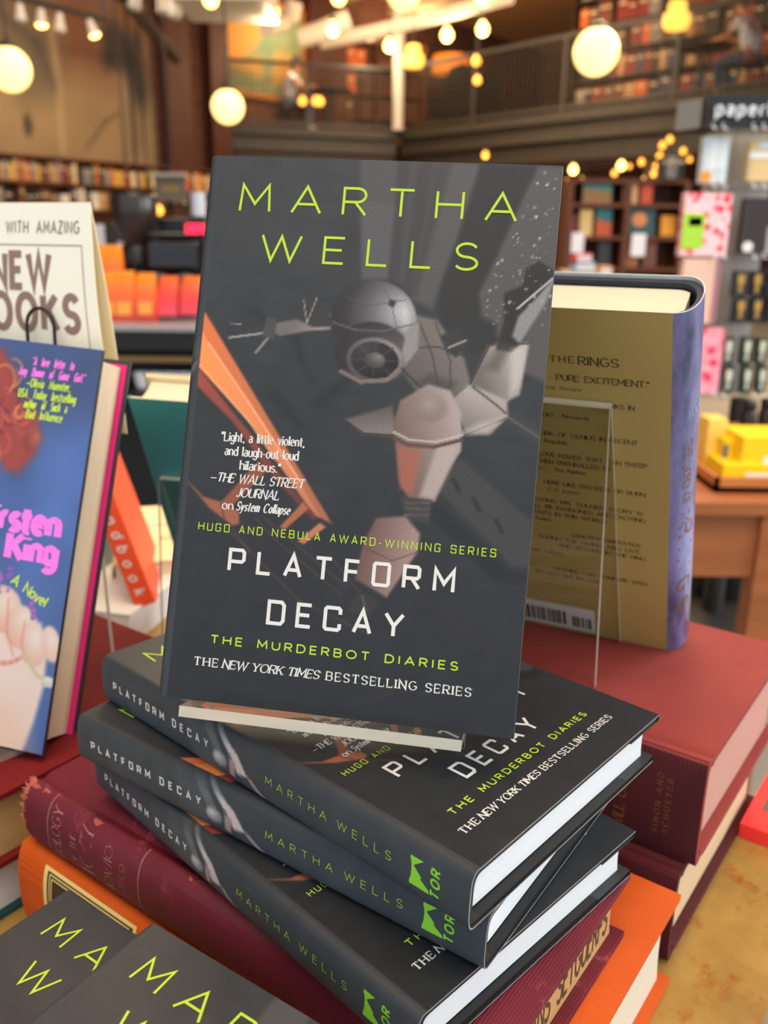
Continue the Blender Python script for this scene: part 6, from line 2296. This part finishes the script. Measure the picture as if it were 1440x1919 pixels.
def skin_obj(name, joints, edges, m, parent, levels=2):
    me = bpy.data.meshes.new(name)
    me.from_pydata([j[:3] for j in joints], edges, [])
    o = bpy.data.objects.new(name, me)
    COL.objects.link(o)
    o.parent = parent
    sk = o.modifiers.new('skin', 'SKIN')
    sk.use_smooth_shade = True
    for i, j in enumerate(joints):
        d = me.skin_vertices[0].data[i]
        d.radius = (j[3], j[4] if len(j) > 4 else j[3])
        d.use_root = i == 0
    sb = o.modifiers.new('sub', 'SUBSURF')
    sb.levels = sb.render_levels = levels
    me.materials.append(m)
    return o


def seated_person(label, M, lean, hair_len):
    """Facing local +x; seat height .46; forearms rest forward on a table edge."""
    t = thing('person', label, 'person', M)
    L = lean
    hips, chest, neck = (0, 0, .56), (L * .6, 0, .86), (L, 0, 1.06)
    head = (L + .07, 0, 1.22)
    J = [(*hips, .13, .11), (*chest, .15, .11), (*neck, .05), (*head, .085, .095), (L + .09, 0, 1.28, .07)]
    E = [(0, 1), (1, 2), (2, 3), (3, 4)]
    for s in (-1, 1):
        b = len(J)
        J += [(L * .85, s * .19, .98, .055), (L * .8 + .16, s * .22, .80, .042), (L * .8 + .40, s * .12, .80, .032), (L * .8 + .47, s * .10, .80, .026)]
        E += [(1, b), (b, b + 1), (b + 1, b + 2), (b + 2, b + 3)]
        for f in range(4):
            J += [(L * .8 + .52, s * (.07 + .02 * f), .80, .009), (L * .8 + .555 - .006 * abs(f - 1.5), s * (.066 + .021 * f), .786, .008)]
            q = len(J)
            E += [(b + 3, q - 2), (q - 2, q - 1)]
        J += [(L * .8 + .49, s * .055, .80, .010), (L * .8 + .515, s * .04, .79, .008)]
        q = len(J)
        E += [(b + 3, q - 2), (q - 2, q - 1)]
        b = len(J)
        J += [(.06, s * .10, .52, .085), (.44, s * .12, .50, .062), (.40, s * .12, .12, .04), (.42, s * .12, .05, .04), (.54, s * .13, .035, .035)]
        E += [(0, b), (b, b + 1), (b + 1, b + 2), (b + 2, b + 3), (b + 3, b + 4)]
    skin_obj('body', J, E, M_skin, t)
    # face: nose and ears sit on the head
    mb = MB()
    mb.sphere((head[0] + .095, 0, 1.215), .018, 10, sc=(1.2, .8, 1.2))
    mb.build('nose', M_skin, t)
    for s in (-1, 1):
        mb = MB()
        mb.sphere((head[0] - .005, s * .09, 1.22), .024, 10, sc=(.8, .35, 1.2))
        mb.build('ear', M_skin, t)
        mb = MB()
        mb.sphere((head[0] + .082, s * .033, 1.245), .011, 8)
        mb.build('eye', M_cap, t)
    T = [(0, 0, .54, .155, .125), (L * .35, 0, .72, .165, .12), (L * .68, 0, .9, .175, .125), (L * .92, 0, 1.0, .10, .08)]
    TE = [(0, 1), (1, 2), (2, 3)]
    for s in (-1, 1):
        b = len(T)
        T += [(L * .85, s * .20, .98, .075), (L * .8 + .10, s * .215, .87, .062)]
        TE += [(2, b), (b, b + 1)]
    skin_obj('shirt', T, TE, M_tee, t)
    Jn = [(-.02, 0, .53, .15, .12)]
    JE = []
    for s in (-1, 1):
        b = len(Jn)
        Jn += [(.10, s * .10, .52, .10), (.45, s * .12, .50, .078), (.42, s * .12, .30, .066), (.40, s * .12, .11, .06)]
        JE += [(0, b), (b, b + 1), (b + 1, b + 2), (b + 2, b + 3)]
    skin_obj('jeans', Jn, JE, M_jean, t)
    for s in (-1, 1):
        mb = MB()
        mb.sphere((.48, s * .125, .045), .06, 14, sc=(1.9, .75, .75))
        mb.build('shoe', M_shoe, t)
    mb = MB()
    mb.sphere((head[0] - .018, 0, 1.262), .105, 16, sc=(1.0, .95, .92))
    if hair_len:
        mb.sphere((head[0] - .075, 0, 1.16), .085, 14, sc=(.7, 1.0, 1.6))
    mb.build('hair', M_hair, t)
    return t


def stool(label, M):
    t = thing('stool', label, 'stool', M)
    mb = MB()
    mb.lathe([(0, .40), (.18, .40), (.19, .42), (.18, .445), (0, .45)], 22)
    mb.build('seat', M_darkw, t)
    for k_ in range(4):
        a_ = math.pi / 4 + k_ * math.pi / 2
        mb = MB()
        mb.tube([(.13 * math.cos(a_), .13 * math.sin(a_), .41), (.19 * math.cos(a_), .19 * math.sin(a_), 0)], .015, 8)
        mb.build('leg', M_darkw, t)


def on_mezz(px, back):
    """Foot point on the upper floor under px, set back from the railing of the long side."""
    L, an = along(P1, P0)
    n = Vector((-math.sin(an), math.cos(an), 0))
    if n.y < 0:
        n = -n
    d = at(px, 200, 1.0) - Vector((0, 0, CZ))
    q = P1 + n * back
    e = (P0 - P1)
    # intersection of the sight line on plan with the line parallel to the railing
    det = d.x * (-e.y) - d.y * (-e.x)
    k_ = (q.x * (-e.y) - q.y * (-e.x)) / det
    return Vector((d.x * k_, d.y * k_, MZ + .042))


an = along(P1, P0)[1]
pp = on_mezz(1398, .75)
Mp = Matrix.Translation(pp) @ Matrix.Rotation(an + math.pi, 4, 'Z')
seated_person('seated person in white T-shirt and blue jeans leaning forward at the upper floor table', Mp, .16, False)
stool('wooden stool under the person in the white T-shirt', Mp)
# their table, a dark round top
M_tab = Mp @ Matrix.Translation((.78, 0, 0))
t = thing('cafe_table', 'dark cafe table on the upper floor before the person in white', 'table', M_tab)
mb = MB()
mb.lathe([(0, .735), (.42, .735), (.43, .745), (.43, .765), (0, .77)], 28)
mb.build('table_top', M_darkw, t)
mb = MB()
mb.lathe([(.24, 0), (.22, .02), (.04, .05), (.035, .7), (.1, .735)], 18)
mb.build('pedestal', M_cap, t)
# person at the left, before the painting
pl = P2.lerp(P1, .55) + Vector((-.2, .75, 0))
Ml = Matrix.Translation((at(540, 200, pl.y).x, pl.y, MZ + .042)) @ Matrix.Rotation(math.radians(-8), 4, 'Z')
seated_person('seated person with dark hair in pale shirt and blue jeans below the painting', Ml, .14, True)
stool('wooden stool under the person below the painting', Ml)
t = thing('cafe_table', 'dark cafe table on the upper floor left of the white column', 'table', Ml @ Matrix.Translation((.8, .1, 0)))
mb = MB()
mb.lathe([(0, .735), (.42, .735), (.43, .745), (.43, .765), (0, .77)], 28)
mb.build('table_top', M_darkw, t)
mb = MB()
mb.lathe([(.24, 0), (.22, .02), (.04, .05), (.035, .7), (.1, .735)], 18)
mb.build('pedestal', M_cap, t)
# two dark armchairs
M_leather = mat('black_cloth', (17, 16, 17), .95, .1)
for px, back, rz, lab in ((856, .7, 2.7, 'high backed black armchair on the upper floor, the left one of two'), (916, 1.7, 3.3, 'high backed black armchair on the upper floor, the right one of two')):
    t = thing('armchair', lab, 'armchair', Matrix.Translation(on_mezz(px, back)) @ Matrix.Rotation(rz, 4, 'Z'))
    for nm_, prof in (('seat', [(-.3, .18), (.3, .18), (.3, .44), (-.3, .46)]),):
        mb = MB()
        mb.box((0, 0, .32), (.6, .6, .26))
        o = mb.build('seat', M_leather, t)
        bv = o.modifiers.new('bevel', 'BEVEL')
        bv.width, bv.segments = .06, 3
    mb = MB()
    q = [(-.34, .2), (-.36, .7), (-.33, .98), (-.22, 1.14), (0, 1.19), (.22, 1.14), (.33, .98), (.36, .7), (.34, .2)]
    mb.prism([(x, z) for x, z in q], -.08, .08, M=Matrix.Translation((0, -.3, 0)) @ Matrix.Rotation(math.pi / 2, 4, 'X'))
    o = mb.build('backrest', M_leather, t)
    bv = o.modifiers.new('bevel', 'BEVEL')
    bv.width, bv.segments = .04, 3
    for s in (-1, 1):
        mb = MB()
        mb.box((s * .34, .02, .42), (.12, .6, .34))
        o = mb.build('armrest', M_leather, t)
        bv = o.modifiers.new('bevel', 'BEVEL')
        bv.width, bv.segments = .04, 3
        for y in (-.26, .26):
            mb = MB()
            mb.lathe([(.025, 0), (.03, .2)], 10, M=Matrix.Translation((s * .3, y, 0)))
            mb.build('leg', M_cap, t)
